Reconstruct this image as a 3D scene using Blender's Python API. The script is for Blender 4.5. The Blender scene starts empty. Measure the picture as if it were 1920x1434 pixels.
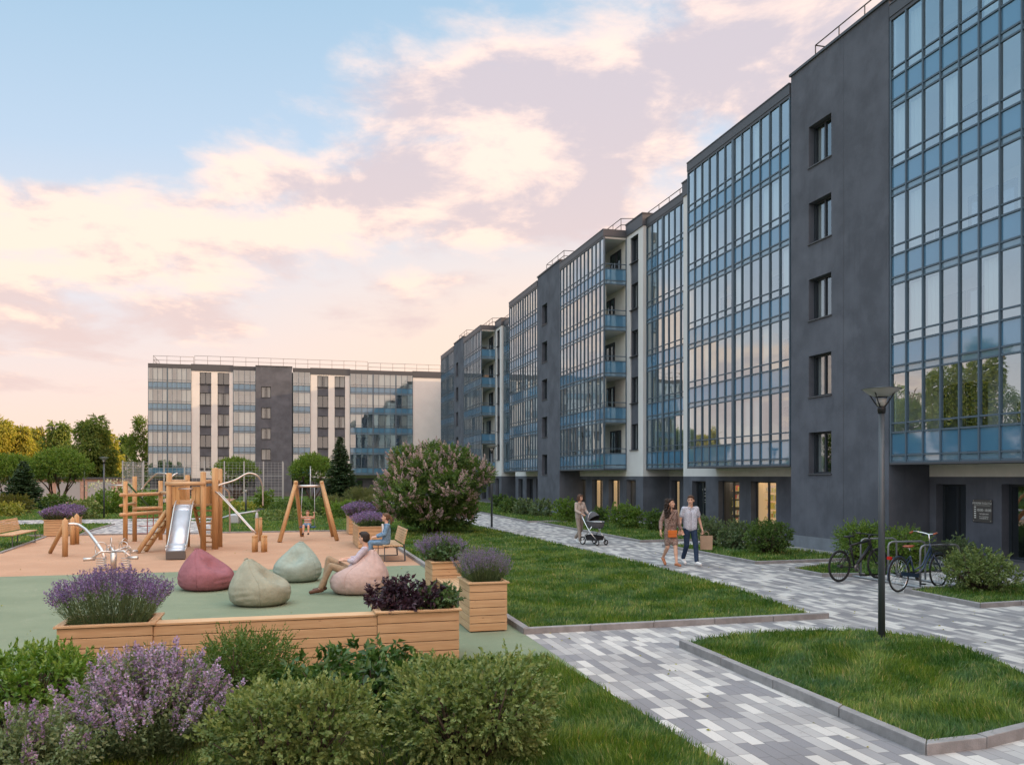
import bpy, bmesh, math, random
import numpy as np
from math import sin, cos, pi, radians, sqrt
from mathutils import Vector, Matrix
sc = bpy.context.scene
COL = sc.collection
# ---------------------------------------------------------------- camera
F, HOR, CX, H = 1575.0, 892.0, 960.0, 2.3      # focal length and horizon of the photograph in its pixels, eye height
cam_d = bpy.data.cameras.new('camera'); cam = bpy.data.objects.new('camera', cam_d); COL.objects.link(cam)
cam.location = (0, 0, H); cam.rotation_euler = (pi/2, 0, 0)
cam_d.lens = 36*F/1920; cam_d.sensor_width = 36; cam_d.shift_y = (HOR-717)/1920
cam_d.clip_start = .1; cam_d.clip_end = 3000
sc.camera = cam
# ---------------------------------------------------------------- light
sc.view_settings.view_transform = 'Standard'; sc.view_settings.look = 'None'
sc.view_settings.gamma = 1; sc.view_settings.exposure = 0.6
sc.render.film_transparent = False
try:
    sc.cycles.max_bounces = 6; sc.cycles.diffuse_bounces = 3; sc.cycles.glossy_bounces = 3
    sc.cycles.transparent_max_bounces = 12; sc.cycles.caustics_reflective = False; sc.cycles.caustics_refractive = False
    sc.cycles.use_denoising = True; sc.cycles.sample_clamp_indirect = 4
except Exception: pass
SUN_AZ, SUN_EL = radians(84), radians(9.5)      # azimuth from +Y towards +X: low sun beyond the long building
sun_d = bpy.data.lights.new('sun', 'SUN'); sun = bpy.data.objects.new('sun', sun_d); COL.objects.link(sun)
sun_d.energy = 5.0; sun_d.angle = radians(.6); sun_d.color = (1, .68, .38)
_dir = Vector((sin(SUN_AZ)*cos(SUN_EL), cos(SUN_AZ)*cos(SUN_EL), sin(SUN_EL)))
sun.rotation_euler = _dir.to_track_quat('Z', 'Y').to_euler(); sun.location = (60, 60, 40)

world = bpy.data.worlds.new('World'); sc.world = world; world.use_nodes = True
class N:
    "tiny node helper"
    def __init__(s, tree): s.t = tree
    def __call__(s, typ, _in=None, **kw):
        n = s.t.nodes.new(typ)
        for k, v in kw.items(): setattr(n, k, v)
        for k, v in (_in or {}).items():
            if isinstance(v, bpy.types.NodeSocket): s.t.links.new(v, n.inputs[k])
            else: n.inputs[k].default_value = v
        return n
    def m(s, op, a, b=None, c=None, clamp=False):
        n = s.t.nodes.new('ShaderNodeMath'); n.operation = op; n.use_clamp = clamp
        for i, v in enumerate((a, b, c)):
            if v is None: continue
            if isinstance(v, bpy.types.NodeSocket): s.t.links.new(v, n.inputs[i])
            else: n.inputs[i].default_value = v
        return n.outputs[0]
    def mix(s, f, a, b, blend='MIX'):
        n = s.t.nodes.new('ShaderNodeMix'); n.data_type = 'RGBA'; n.blend_type = blend
        for i, v in ((0, f), (6, a), (7, b)):
            if isinstance(v, bpy.types.NodeSocket): s.t.links.new(v, n.inputs[i])
            else: n.inputs[i].default_value = (*v, 1) if isinstance(v, tuple) and len(v) == 3 else v
        return n.outputs[2]
    def mr(s, v, a, b, c=0., d=1., smooth=True):
        n = s.t.nodes.new('ShaderNodeMapRange'); n.interpolation_type = 'SMOOTHSTEP' if smooth else 'LINEAR'
        s.t.links.new(v, n.inputs[0])
        for i, x in enumerate((a, b, c, d)): n.inputs[i+1].default_value = x
        return n.outputs[0]
def lin(r, g, b):
    return tuple(((c/255)/12.92 if c/255 <= .04045 else ((c/255+.055)/1.055)**2.4) for c in (r, g, b))
def make_world():
    t = world.node_tree; t.nodes.clear(); n = N(t)
    out = n('ShaderNodeOutputWorld'); bg = n('ShaderNodeBackground'); bg.inputs[1].default_value = .83
    co = n('ShaderNodeTexCoord').outputs['Generated']
    sep = n('ShaderNodeSeparateXYZ', {0: co}); X, Y, Z = sep.outputs
    el = n.m('ARCSINE', Z)
    az = n.m('ARCTAN2', X, Y)
    azc = n.m('MINIMUM', n.m('MAXIMUM', az, -1.2), 1.2)
    # clear sky: warm at the horizon, cool blue higher up, bluer to the left
    g = n.m('ADD', n.m('MULTIPLY', el, 1.0), n.m('MULTIPLY', azc, -.10))
    r = n('ShaderNodeValToRGB', {0: n.mr(g, 0.0, .75, smooth=False)}); cr = r.color_ramp
    for p, c in ((0, lin(246,212,194)), (.15, lin(246,218,204)), (.33, lin(224,221,227)), (.52, lin(188,208,229)), (.74, lin(160,193,219)), (1, lin(124,164,204))):
        e = cr.elements.new(p) if p not in (0, 1) else cr.elements[0 if p == 0 else -1]
        e.color = (*c, 1)
    glow = n.m('MULTIPLY', n.mr(n.m('ABSOLUTE', n.m('SUBTRACT', azc, .06)), .55, .0), n.mr(n.m('ABSOLUTE', n.m('SUBTRACT', el, .15)), .20, .0))
    rcol = n.mix(n.m('MULTIPLY', glow, .55), r.outputs[0], lin(255,224,196))
    nish = n('ShaderNodeTexSky'); nish.sky_type = 'NISHITA'; nish.sun_disc = False
    nish.sun_elevation = SUN_EL; nish.sun_rotation = SUN_AZ
    base = n.mix(.10, rcol, n.mix(1.0, nish.outputs[0], (.03, .03, .03), "MULTIPLY"))
    # clouds: fractal noise in a flattened dome
    zz = n.m('ADD', n.m('MAXIMUM', Z, 0.0), .22)
    px_ = n.m('DIVIDE', X, zz); py_ = n.m('DIVIDE', Y, zz)
    cv = n('ShaderNodeCombineXYZ', {0: px_, 1: n.m('MULTIPLY', py_, .9), 2: n.m('MULTIPLY', Z, 2.2)})
    nz = n('ShaderNodeTexNoise', {'Vector': cv.outputs[0], 'Scale': 1.75, 'Detail': 10, 'Roughness': .57, 'Distortion': .25})
    nz2 = n('ShaderNodeTexNoise', {'Vector': cv.outputs[0], 'Scale': 4.3, 'Detail': 8, 'Roughness': .6, 'Distortion': .2})
    cen = n.m('ADD', .36, n.m('MULTIPLY', azc, .30))
    off = n.m('ABSOLUTE', n.m('SUBTRACT', el, cen))
    hw = n.m('ADD', .15, n.m('MULTIPLY', azc, .10))
    band = n.m('SUBTRACT', 1.0, n.m('DIVIDE', off, hw))
    band = n.m('MAXIMUM', band, -.6)
    low = n.m('SUBTRACT', 1.0, n.m('DIVIDE', n.m('ABSOLUTE', n.m('SUBTRACT', el, .10)), .06))
    low = n.m('MULTIPLY', n.m('MAXIMUM', low, 0.0), n.mr(azc, .15, -.25, 0, .62))
    bias = n.m('MAXIMUM', band, n.m('SUBTRACT', n.m('MULTIPLY', low, 1.2), .55))
    dens = n.m('ADD', n.m('ADD', nz.outputs[0], n.m('MULTIPLY', n.m('SUBTRACT', nz2.outputs[0], .5), .30)), n.m('MULTIPLY', bias, .25))
    mask = n.mr(dens, .51, .69)
    warm = n.mix(n.mr(el, .1, .5), lin(255,222,202), lin(254,226,212))
    grey = n.mix(n.mr(el, .05, .5), lin(220,196,190), lin(201,190,197))
    und = n.m('MULTIPLY', n.m('DIVIDE', n.m('SUBTRACT', el, cen), hw), .10)
    shade = n.mr(n.m('ADD', n.m('ADD', nz2.outputs[0], und), n.m('MULTIPLY', n.m('SUBTRACT', nz.outputs[0], .5), -.8)), .39, .58)
    cc = n.mix(shade, grey, warm)
    fin = n.mix(n.m('MULTIPLY', mask, .92), base, cc)
    # below the horizon: dull ground glow
    fin = n.mix(n.mr(Z, 0.0, -.08), fin, lin(120,118,112))
    # added sky glow overhead and behind the viewer, unseen, to brighten the courtyard
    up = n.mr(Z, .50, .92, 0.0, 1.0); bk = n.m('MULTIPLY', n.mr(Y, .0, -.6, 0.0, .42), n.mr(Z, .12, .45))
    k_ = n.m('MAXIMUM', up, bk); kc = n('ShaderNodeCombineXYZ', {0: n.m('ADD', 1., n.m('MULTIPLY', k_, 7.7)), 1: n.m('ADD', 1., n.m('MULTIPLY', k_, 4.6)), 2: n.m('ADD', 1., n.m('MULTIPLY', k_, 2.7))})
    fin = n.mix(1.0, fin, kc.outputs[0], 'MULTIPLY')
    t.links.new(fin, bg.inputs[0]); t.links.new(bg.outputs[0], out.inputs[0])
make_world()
# ---------------------------------------------------------------- frames and helpers
A = math.atan2(.2577, .9662)                    # the long building runs along +s, its front faces -d
def wl(d, s, z=0.0): return Vector((d*cos(A)-s*sin(A), d*sin(A)+s*cos(A), z))
def lw(x, y): return (x*cos(A)+y*sin(A), -x*sin(A)+y*cos(A))
def g(px, py, z=0.0):                            # a point of the photograph on the ground plane, in metres
    Y = (H-z)*F/(py-HOR); return Vector(((px-CX)/F*Y, Y, z))
def at(px, py, Y): return Vector(((px-CX)/F*Y, Y, H-(py-HOR)/F*Y))
def fs(px, d=15.67):
    r = (px-CX)/F; Y = d/(cos(A)*r+sin(A)); return -sin(A)*r*Y+cos(A)*Y
def fd(px, s=100.1):
    r = (px-CX)/F; Y = s/(-sin(A)*r+cos(A)); return cos(A)*r*Y+sin(A)*Y
def tag(o, label=None, cat=None, group=None, kind=None):
    if label: o['label'] = label
    if cat: o['category'] = cat
    if group: o['group'] = group
    if kind: o['kind'] = kind
    return o
def thing(name, label, cat, loc=(0,0,0), rotz=0.0, group=None):
    o = bpy.data.objects.new(name, None); COL.objects.link(o); o.empty_display_size = .2
    o.location = loc; o.rotation_euler = (0, 0, rotz); return tag(o, label, cat, group)
def dup(root, loc, rotz=None, label=None, group=None, scale=None):
    r = root.copy(); COL.objects.link(r); r.location = loc
    if rotz is not None: r.rotation_euler = (0, 0, rotz)
    if scale: r.scale = (scale,)*3 if not isinstance(scale, tuple) else scale
    if label: r['label'] = label
    if group: r['group'] = group
    for ch in list(root.children):
        c = ch.copy(); COL.objects.link(c); c.parent = r
        for gch in ch.children:
            d_ = gch.copy(); COL.objects.link(d_); d_.parent = c
    return r
def link_mesh(name, me, mats, parent=None, loc=None, rotz=None):
    o = bpy.data.objects.new(name, me); COL.objects.link(o)
    for m in (mats if isinstance(mats, (list, tuple)) else [mats]): me.materials.append(m)
    if parent: o.parent = parent
    if loc is not None: o.location = loc
    if rotz is not None: o.rotation_euler = (0, 0, rotz)
    return o
class MB:
    "collects shapes, then links them as ONE mesh object"
    def __init__(s, org=(0,0,0)): s.v = []; s.f = []; s.mi = []; s.o = Vector(org); s.m = 0; s.sm = []
    def add(s, vs, fs_, smooth=False):
        b = len(s.v); s.v += [tuple(v) for v in vs]
        for f in fs_: s.f.append([i+b for i in f]); s.mi.append(s.m); s.sm.append(smooth)
    def box(s, x0, x1, y0, y1, z0, z1):
        s.add([(x0,y0,z0),(x1,y0,z0),(x1,y1,z0),(x0,y1,z0),(x0,y0,z1),(x1,y0,z1),(x1,y1,z1),(x0,y1,z1)],
              [(3,2,1,0),(4,5,6,7),(0,1,5,4),(1,2,6,5),(2,3,7,6),(3,0,4,7)])
    def obox(s, c, sx, sy, sz, rot=None):        # oriented box, centre c
        R = rot or Matrix.Identity(3); c = Vector(c)
        vs = [c+R@Vector((i*sx/2, j*sy/2, k*sz/2)) for k in (-1,1) for j in (-1,1) for i in (-1,1)]
        s.add(vs, [(0,2,3,1),(4,5,7,6),(0,1,5,4),(1,3,7,5),(3,2,6,7),(2,0,4,6)])
    def bar(s, a, b, w, h=None, up=(0,0,1)):     # rectangular bar from a to b
        a, b = Vector(a), Vector(b); h = h or w; z = (b-a); L = z.length; z.normalize()
        up = Vector(up); x = up.cross(z)
        if x.length < 1e-4: x = Vector((1,0,0)).cross(z)
        x.normalize(); y = z.cross(x)
        R = Matrix((x, y, z)).transposed(); s.obox((a+b)/2, w, h, L, R)
    def tube(s, pts, r, n=8, cap=True, smooth=True):
        pts = [Vector(p) for p in pts]; rs = r if isinstance(r, (list, tuple)) else [r]*len(pts)
        t0 = (pts[1]-pts[0]).normalized(); ref = Vector((0,0,1)) if abs(t0.z) < .9 else Vector((1,0,0))
        x = t0.cross(ref).normalized(); vs = []; fs_ = []
        for i, p in enumerate(pts):
            t = ((pts[min(i+1, len(pts)-1)]-pts[max(i-1, 0)])).normalized()
            x = (x-t*x.dot(t)).normalized(); y = t.cross(x)
            for k in range(n):
                a = 2*pi*k/n; vs.append(p+(x*cos(a)+y*sin(a))*rs[i])
        for i in range(len(pts)-1):
            for k in range(n):
                k2 = (k+1) % n; fs_.append((i*n+k, i*n+k2, (i+1)*n+k2, (i+1)*n+k))
        if cap: fs_ += [tuple(range(n))[::-1], tuple((len(pts)-1)*n+k for k in range(n))]
        s.add(vs, fs_, smooth)
    def ring(s, c, R, r, nrm=(0,1,0), n=28, k=6, a0=0, a1=2*pi):
        c = Vector(c); z = Vector(nrm).normalized(); x = z.orthogonal().normalized()
        if abs(z.z) < .99: x = Vector((0,0,1)).cross(z).normalized()
        y = z.cross(x); pts = [c+(x*cos(a0+(a1-a0)*i/n)+y*sin(a0+(a1-a0)*i/n))*R for i in range(n+(0 if a1-a0 > 6.28 else 1))]
        if a1-a0 > 6.28: pts += [pts[0], pts[1]]
        s.tube(pts, r, k, cap=False)
    def lathe(s, prof, c=(0,0,0), n=20, smooth=True):
        c = Vector(c); vs = []; fs_ = []
        for r, z in prof:
            for k in range(n): vs.append(c+Vector((r*cos(2*pi*k/n), r*sin(2*pi*k/n), z)))
        for i in range(len(prof)-1):
            for k in range(n):
                k2 = (k+1) % n; fs_.append((i*n+k, i*n+k2, (i+1)*n+k2, (i+1)*n+k))
        s.add(vs, fs_, smooth)
    def ell(s, c, rx, ry, rz, n=12, m=8, rot=None):
        c = Vector(c); vs = []; fs_ = []; R = rot or Matrix.Identity(3)
        for i in range(m+1):
            th = pi*i/m
            for k in range(n): vs.append(c+R@Vector((rx*sin(th)*cos(2*pi*k/n), ry*sin(th)*sin(2*pi*k/n), rz*cos(th))))
        for i in range(m):
            for k in range(n):
                k2 = (k+1) % n; fs_.append((i*n+k, (i+1)*n+k, (i+1)*n+k2, i*n+k2))
        s.add(vs, fs_, True)
    def prism(s, poly, z0, z1):
        n = len(poly); s.add([(x, y, z0) for x, y in poly]+[(x, y, z1) for x, y in poly],
              [tuple(range(n))[::-1], tuple(range(n, 2*n))]+[(i, (i+1) % n, n+(i+1) % n, n+i) for i in range(n)])
    def build(s, name, mats, parent=None, loc=None, rotz=None, bevel=0, smooth=False):
        me = bpy.data.meshes.new(name)
        me.from_pydata([tuple(Vector(v)-s.o) for v in s.v], [], s.f)
        me.polygons.foreach_set('material_index', s.mi)
        me.polygons.foreach_set('use_smooth', [bool(a or smooth) for a in s.sm]); me.update()
        o = link_mesh(name, me, mats, parent, loc, rotz)
        if bevel:
            b = o.modifiers.new('bevel', 'BEVEL'); b.width = bevel; b.segments = 2; b.limit_method = 'ANGLE'
        return o
def np_mesh(name, V, T, rnd=None, smooth=False):
    me = bpy.data.meshes.new(name); V = np.asarray(V, np.float32); T = np.asarray(T, np.int32)
    me.vertices.add(len(V)); me.vertices.foreach_set('co', V.ravel())
    me.loops.add(T.size); me.loops.foreach_set('vertex_index', T.ravel())
    me.polygons.add(len(T)); k = T.shape[1]
    me.polygons.foreach_set('loop_start', np.arange(0, T.size, k, dtype=np.int32))
    me.polygons.foreach_set('loop_total', np.full(len(T), k, dtype=np.int32))
    if smooth: me.polygons.foreach_set('use_smooth', np.ones(len(T), dtype=bool))
    me.update(calc_edges=True)
    if rnd is not None:
        a = me.attributes.new('rnd', 'FLOAT', 'FACE'); a.data.foreach_set('value', np.asarray(rnd, np.float32))
    return me
def unit(v): return v/np.maximum(np.linalg.norm(v, axis=1, keepdims=True), 1e-9)
# ---------------------------------------------------------------- materials
M = {}
def mat(name, col, rough=.7, metal=0., bump=0., bscale=60., var=0., vscale=3., spec=.4, emit=None, sheen=0.):
    m = bpy.data.materials.new(name); m.use_nodes = True; n = N(m.node_tree)
    b = m.node_tree.nodes['Principled BSDF']; b.inputs['Roughness'].default_value = rough; b.inputs['Metallic'].default_value = metal
    b.inputs['Specular IOR Level'].default_value = spec; b.inputs['Base Color'].default_value = (*col, 1)
    co = n('ShaderNodeTexCoord').outputs['Object']
    if var:
        nz = n('ShaderNodeTexNoise', {'Vector': co, 'Scale': vscale, 'Detail': 6, 'Roughness': .6})
        f = n.mr(nz.outputs[0], .3, .7)
        c = n.mix(f, tuple(x*(1-var) for x in col), tuple(min(1, x*(1+var)) for x in col))
        m.node_tree.links.new(c, b.inputs['Base Color'])
    if bump:
        nb = n('ShaderNodeTexNoise', {'Vector': co, 'Scale': bscale, 'Detail': 4})
        bp = n('ShaderNodeBump', {'Strength': bump, 'Distance': .02, 'Height': nb.outputs[0]})
        m.node_tree.links.new(bp.outputs[0], b.inputs['Normal'])
    if emit:
        b.inputs['Emission Color'].default_value = (*col, 1); b.inputs['Emission Strength'].default_value = emit
    M[name] = m; return m
def tree_of(name):
    m = bpy.data.materials.new(name); m.use_nodes = True; M[name] = m
    return m, N(m.node_tree), m.node_tree.nodes['Principled BSDF'], m.node_tree.links
mat('render_dark', (.105,.113,.137), .92, bump=.25, bscale=45, var=.16, vscale=1.1, spec=.2)
def weather(name, streak, foot):
    m = M[name]; n = N(m.node_tree); b = m.node_tree.nodes['Principled BSDF']; src = b.inputs['Base Color'].links[0].from_socket
    co = n('ShaderNodeTexCoord').outputs['Object']; mp = n('ShaderNodeMapping', {0: co}); mp.inputs['Scale'].default_value = (3.2, 3.2, .16)
    a = n('ShaderNodeTexNoise', {'Vector': mp.outputs[0], 'Scale': 1.6, 'Detail': 8, 'Roughness': .7}); p = n('ShaderNodeTexNoise', {'Vector': co, 'Scale': .55, 'Detail': 6, 'Roughness': .62, 'Distortion': .5})
    c = n.mix(n.mr(a.outputs[0], .50, .72, 0, streak), src, n.mix(1., src, (.70,.70,.70), 'MULTIPLY')); c = n.mix(n.mr(p.outputs[0], .52, .66, 0, streak), c, n.mix(1., c, (1.28,1.27,1.25), 'MULTIPLY'))
    z = n('ShaderNodeSeparateXYZ', {0: co}).outputs[2]; f = n.m('ADD', z, n.m('MULTIPLY', n.m('SUBTRACT', a.outputs[0], .5), .9))
    c = n.mix(n.mr(f, .55, .12, 0, foot), c, (.20,.185,.165)); m.node_tree.links.new(c, b.inputs['Base Color'])
weather('render_dark', .34, .35)
mat('render_plinth', (.19,.21,.24), .85, bump=.1, var=.1, spec=.2)
mat('render_white', (.66,.65,.645), .9, bump=.1, bscale=40, var=.04, vscale=.8, spec=.2)
mat('render_cream', (.70,.68,.63), .9, var=.05, spec=.2)
mat('frame_blue', (.07,.11,.15), .4, spec=.5)
mat('frame_dark', (.025,.032,.042), .45, spec=.5)
mat('coping', (.065,.07,.082), .5, spec=.5)
mat('railing_metal', (.10,.085,.08), .5, metal=.3)
mat('loggia_wall', (.78,.77,.73), .9, var=.04)
mat('slab', (.60,.60,.59), .9)
mat('curtain', (.72,.70,.64), .95)
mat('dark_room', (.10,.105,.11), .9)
mat('mulch', (.035,.025,.018), 1, bump=1, bscale=50, var=.5, vscale=40)
mat('soil', (.03,.022,.016), 1, bump=1, bscale=80, var=.4, vscale=60)
mat('kerb', (.245,.235,.235), .85, bump=.3, bscale=80, var=.16, vscale=6)
mat('steel', (.60,.56,.53), .38, metal=.9)
mat('galv', (.42,.45,.48), .5, metal=.5)
mat('fence_wire', (.42,.46,.50), .5, metal=.3)
mat('stand_steel', (.20,.21,.22), .45, metal=.5)
mat('lamp_paint', (.055,.066,.078), .4, var=.1, spec=.5)
mat('lamp_glass', (.30,.30,.29), .3, spec=.5)
mat('black', (.012,.012,.014), .45); mat('tyre', (.018,.018,.019), .8)
mat('bike_blue', (.018,.035,.075), .3, spec=.6); mat('chrome', (.75,.75,.76), .15, metal=1.)
mat('leather', (.28,.075,.035), .5); mat('red_lens', (.45,.02,.015), .25)
mat('rope_red', (.30,.06,.04), .8); mat('paint_green', (.03,.12,.06), .5)
mat('skin', (.60,.36,.26), .55, var=.05, vscale=20); mat('skin_tan', (.50,.28,.19), .55, var=.05, vscale=20)
mat('hair_brown', (.075,.035,.018), .6, bump=.6, bscale=160, var=.4, vscale=60)
mat('hair_dark', (.028,.015,.010), .55, bump=.8, bscale=120, var=.4, vscale=60)
mat('hair_fair', (.13,.068,.035), .6, bump=.6, bscale=160, var=.3, vscale=60)
mat('lip', (.38,.12,.10), .5); mat('white_cloth', (.72,.72,.72), .9)
mat('denim_dark', (.020,.040,.085), .9, bump=.3, bscale=200, var=.25, vscale=18)
mat('denim_light', (.14,.24,.36), .9, bump=.3, bscale=150, var=.28, vscale=14)
mat('khaki', (.30,.225,.15), .95, bump=.3, bscale=100, var=.12, vscale=12)
mat('taupe', (.40,.335,.30), .95, bump=.3, bscale=60, var=.1, vscale=10)
mat('taupe_trouser', (.30,.25,.215), .95, bump=.3, bscale=60, var=.1, vscale=10)
mat('shoe_brown', (.10,.045,.025), .6); mat('shoe_white', (.78,.78,.78), .6); mat('sandal', (.38,.14,.06), .6)
mat('orange_leather', (.62,.17,.035), .45); mat('kraft', (.36,.25,.17), .85, var=.08, vscale=8)
mat('swing_blue', (.015,.08,.20), .5); mat('plate_grey', (.14,.14,.145), .35, metal=.6); mat('letter', (.75,.75,.73), .5)
mat('rubber_knob', (.05,.05,.05), .7)
mat('pram_fabric', (.085,.085,.095), .95, bump=.2, bscale=200); mat('pram_dark', (.02,.02,.024), .8)
mat('bin_wall', (.42,.30,.25), .9, var=.15)
for k_, c_ in (('pink', (.27,.115,.135)), ('sage', (.285,.29,.225)), ('mint', (.27,.32,.275)), ('rose', (.47,.35,.325))):
    mat('beanbag_'+k_, c_, .95, bump=.9, bscale=11, var=.10, vscale=5, spec=.15)
for k_, c_ in (('a', (.55,.42,.10)), ('b', (.6,.5,.3)), ('c', (.5,.10,.06)), ('d', (.25,.30,.12)), ('e', (.6,.45,.40))):
    mat('goods_'+k_, c_, .7, emit=.25)  # goods glow by themselves, standing in for light from the shop lamp
mat('shop_wall', (.62,.44,.25), .8, emit=.42); mat('shop_lamp', (1,.78,.5), .5, emit=2.2); mat('shelf', (.55,.38,.16), .7, emit=.3)  # wall and shelf also glow, the lamp's light put into their material

def wood(name, c0, c1, axis=0):
    m, n, b, L = tree_of(name)
    co = n('ShaderNodeTexCoord').outputs['Object']
    sc_ = [14, 14, 14]; sc_[axis] = 1.1
    mp = n('ShaderNodeMapping', {0: co}); mp.inputs['Scale'].default_value = sc_
    nz = n('ShaderNodeTexNoise', {'Vector': mp.outputs[0], 'Scale': 2.2, 'Detail': 7, 'Roughness': .6, 'Distortion': .6})
    k = [2.2, 2.2, 2.2]; k[axis] = .8
    mk = n('ShaderNodeMapping', {0: co}); mk.inputs['Scale'].default_value = (k[0]*2.2, k[1]*2.2, k[2]*3)
    vo = n('ShaderNodeTexVoronoi', {'Vector': mk.outputs[0], 'Scale': 1.7})
    knot = n.mr(vo.outputs['Distance'], .075, .03)
    big = n('ShaderNodeTexNoise', {'Vector': co, 'Scale': 1.3, 'Detail': 3})
    c = n.mix(n.mr(nz.outputs[0], .32, .7), c0, c1)
    bz = n('ShaderNodeMapping', {0: co}); bz.inputs['Scale'].default_value = (.15,.15,8.5) if axis != 2 else (7,7,.2)
    bn = n('ShaderNodeTexNoise', {'Vector': bz.outputs[0], 'Scale': 1., 'Detail': 1}); c = n.mix(n.mr(bn.outputs[0], .38, .62, 0, .4), c, (.42,.27,.155))
    c = n.mix(n.m('MULTIPLY', n.mr(big.outputs[0], .35, .7), .35), c, tuple(x*.72 for x in c0))
    c = n.mix(n.m('MULTIPLY', knot, .75), c, (.12,.05,.02))
    L.new(c, b.inputs['Base Color']); b.inputs['Roughness'].default_value = .62; b.inputs['Specular IOR Level'].default_value = .3
    bp = n('ShaderNodeBump', {'Strength': .2, 'Distance': .004, 'Height': nz.outputs[0]}); L.new(bp.outputs[0], b.inputs['Normal'])
wood('wood_x', (.50,.31,.165), (.62,.42,.245), 0); wood('wood_y', (.50,.31,.165), (.62,.42,.245), 1); wood('wood_z', (.48,.27,.11), (.62,.38,.17), 2)
wood('wood_post', (.42,.235,.10), (.56,.345,.165), 2)

def glass(name, tint, refl, rough=0.0, diff=None):
    m = bpy.data.materials.new(name); m.use_nodes = True; t = m.node_tree; t.nodes.clear(); n = N(t)
    out = n('ShaderNodeOutputMaterial'); lw_ = n('ShaderNodeLayerWeight', {'Blend': .5}); fr5 = n.m('POWER', lw_.outputs['Facing'], 3.5)
    co = n('ShaderNodeTexCoord').outputs['Object']
    nz = n('ShaderNodeTexNoise', {'Vector': co, 'Scale': .9, 'Detail': 2})
    bp = n('ShaderNodeBump', {'Strength': .05, 'Distance': .05, 'Height': nz.outputs[0]})
    gl = n('ShaderNodeBsdfGlossy', {'Color': (.82,.94,1,1), 'Roughness': rough, 'Normal': bp.outputs[0]})
    tr = n('ShaderNodeBsdfTransparent', {'Color': (*tint, 1)})
    base = tr.outputs[0]
    if diff:
        df = n('ShaderNodeBsdfDiffuse', {'Color': (*diff[0], 1)})
        base = n('ShaderNodeMixShader', {0: diff[1], 1: base, 2: df.outputs[0]}).outputs[0]
    fac = n.m('ADD', refl, n.m('MULTIPLY', fr5, (1-refl)*.9), clamp=True)
    ms = n('ShaderNodeMixShader', {0: fac, 1: base, 2: gl.outputs[0]})
    t.links.new(ms.outputs[0], out.inputs[0]); M[name] = m
glass('glass_clear', (.80,.92,.97), .46)
glass('glass_window', (.55,.6,.64), .26)
glass('glass_shop', (.85,.88,.88), .07)
glass('spandrel', (.2,.45,.7), .20, .04, ((.085,.225,.37), .85))
glass('spandrel_pale', (.45,.62,.78), .18, .02, ((.22,.36,.48), .55))
glass('glass_dark', (.10,.13,.15), .22)

def paving():
    m, n, b, L = tree_of('paving')
    co = n('ShaderNodeTexCoord').outputs['Object']; sep = n('ShaderNodeSeparateXYZ', {0: co}); X, Y, _ = sep.outputs
    w, l = .128, .37
    rx = n.m('DIVIDE', X, w); row = n.m('FLOOR', rx)
    ro = n('ShaderNodeTexWhiteNoise', noise_dimensions='1D'); L.new(row, ro.inputs['W'])
    ry = n.m('ADD', n.m('DIVIDE', Y, l), ro.outputs['Value']); cl = n.m('FLOOR', ry)
    cv = n('ShaderNodeCombineXYZ', {0: row, 1: cl})
    wn = n('ShaderNodeTexWhiteNoise', {'Vector': cv.outputs[0]}, noise_dimensions='2D')
    r = n('ShaderNodeValToRGB', {0: wn.outputs['Value']}); cr = r.color_ramp; cr.interpolation = 'CONSTANT'
    cols = ((0, (.20,.195,.21)), (.27, (.285,.275,.28)), (.54, (.385,.37,.365)), (.76, (.55,.525,.50)))
    for i, (p, c) in enumerate(cols):
        e = cr.elements[i] if i < 2 else cr.elements.new(p)
        e.position = p; e.color = (*c, 1)
    nz = n('ShaderNodeTexNoise', {'Vector': co, 'Scale': 90, 'Detail': 3}); big = n('ShaderNodeTexNoise', {'Vector': co, 'Scale': .8, 'Detail': 5})
    c = n.mix(n.mr(nz.outputs[0], .35, .65, 0, .25), r.outputs[0], (.30,.29,.29))
    c = n.mix(n.mr(big.outputs[0], .4, .7, 0, .45), c, n.mix(1., c, (.70,.68,.66), 'MULTIPLY'))
    st_ = n('ShaderNodeTexNoise', {'Vector': co, 'Scale': 3.4, 'Detail': 9, 'Roughness': .75, 'Distortion': .8}); c = n.mix(n.mr(st_.outputs[0], .55, .70, 0, .38), c, (.19,.175,.16))
    fx = n.m('ABSOLUTE', n.m('SUBTRACT', n.m('FRACT', rx), .5)); fy = n.m('ABSOLUTE', n.m('SUBTRACT', n.m('FRACT', ry), .5))
    j = n.m('MAXIMUM', n.mr(fx, .470, .492), n.mr(fy, .488, .4965))
    c = n.mix(n.m('MULTIPLY', j, .8), c, (.09,.085,.08)); L.new(c, b.inputs['Base Color'])
    b.inputs['Roughness'].default_value = .8; b.inputs['Specular IOR Level'].default_value = .3
    hh = n.m('SUBTRACT', n.m('MULTIPLY', nz.outputs[0], .15), j)
    bp = n('ShaderNodeBump', {'Strength': .5, 'Distance': .004, 'Height': hh}); L.new(bp.outputs[0], b.inputs['Normal'])
paving()
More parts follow.
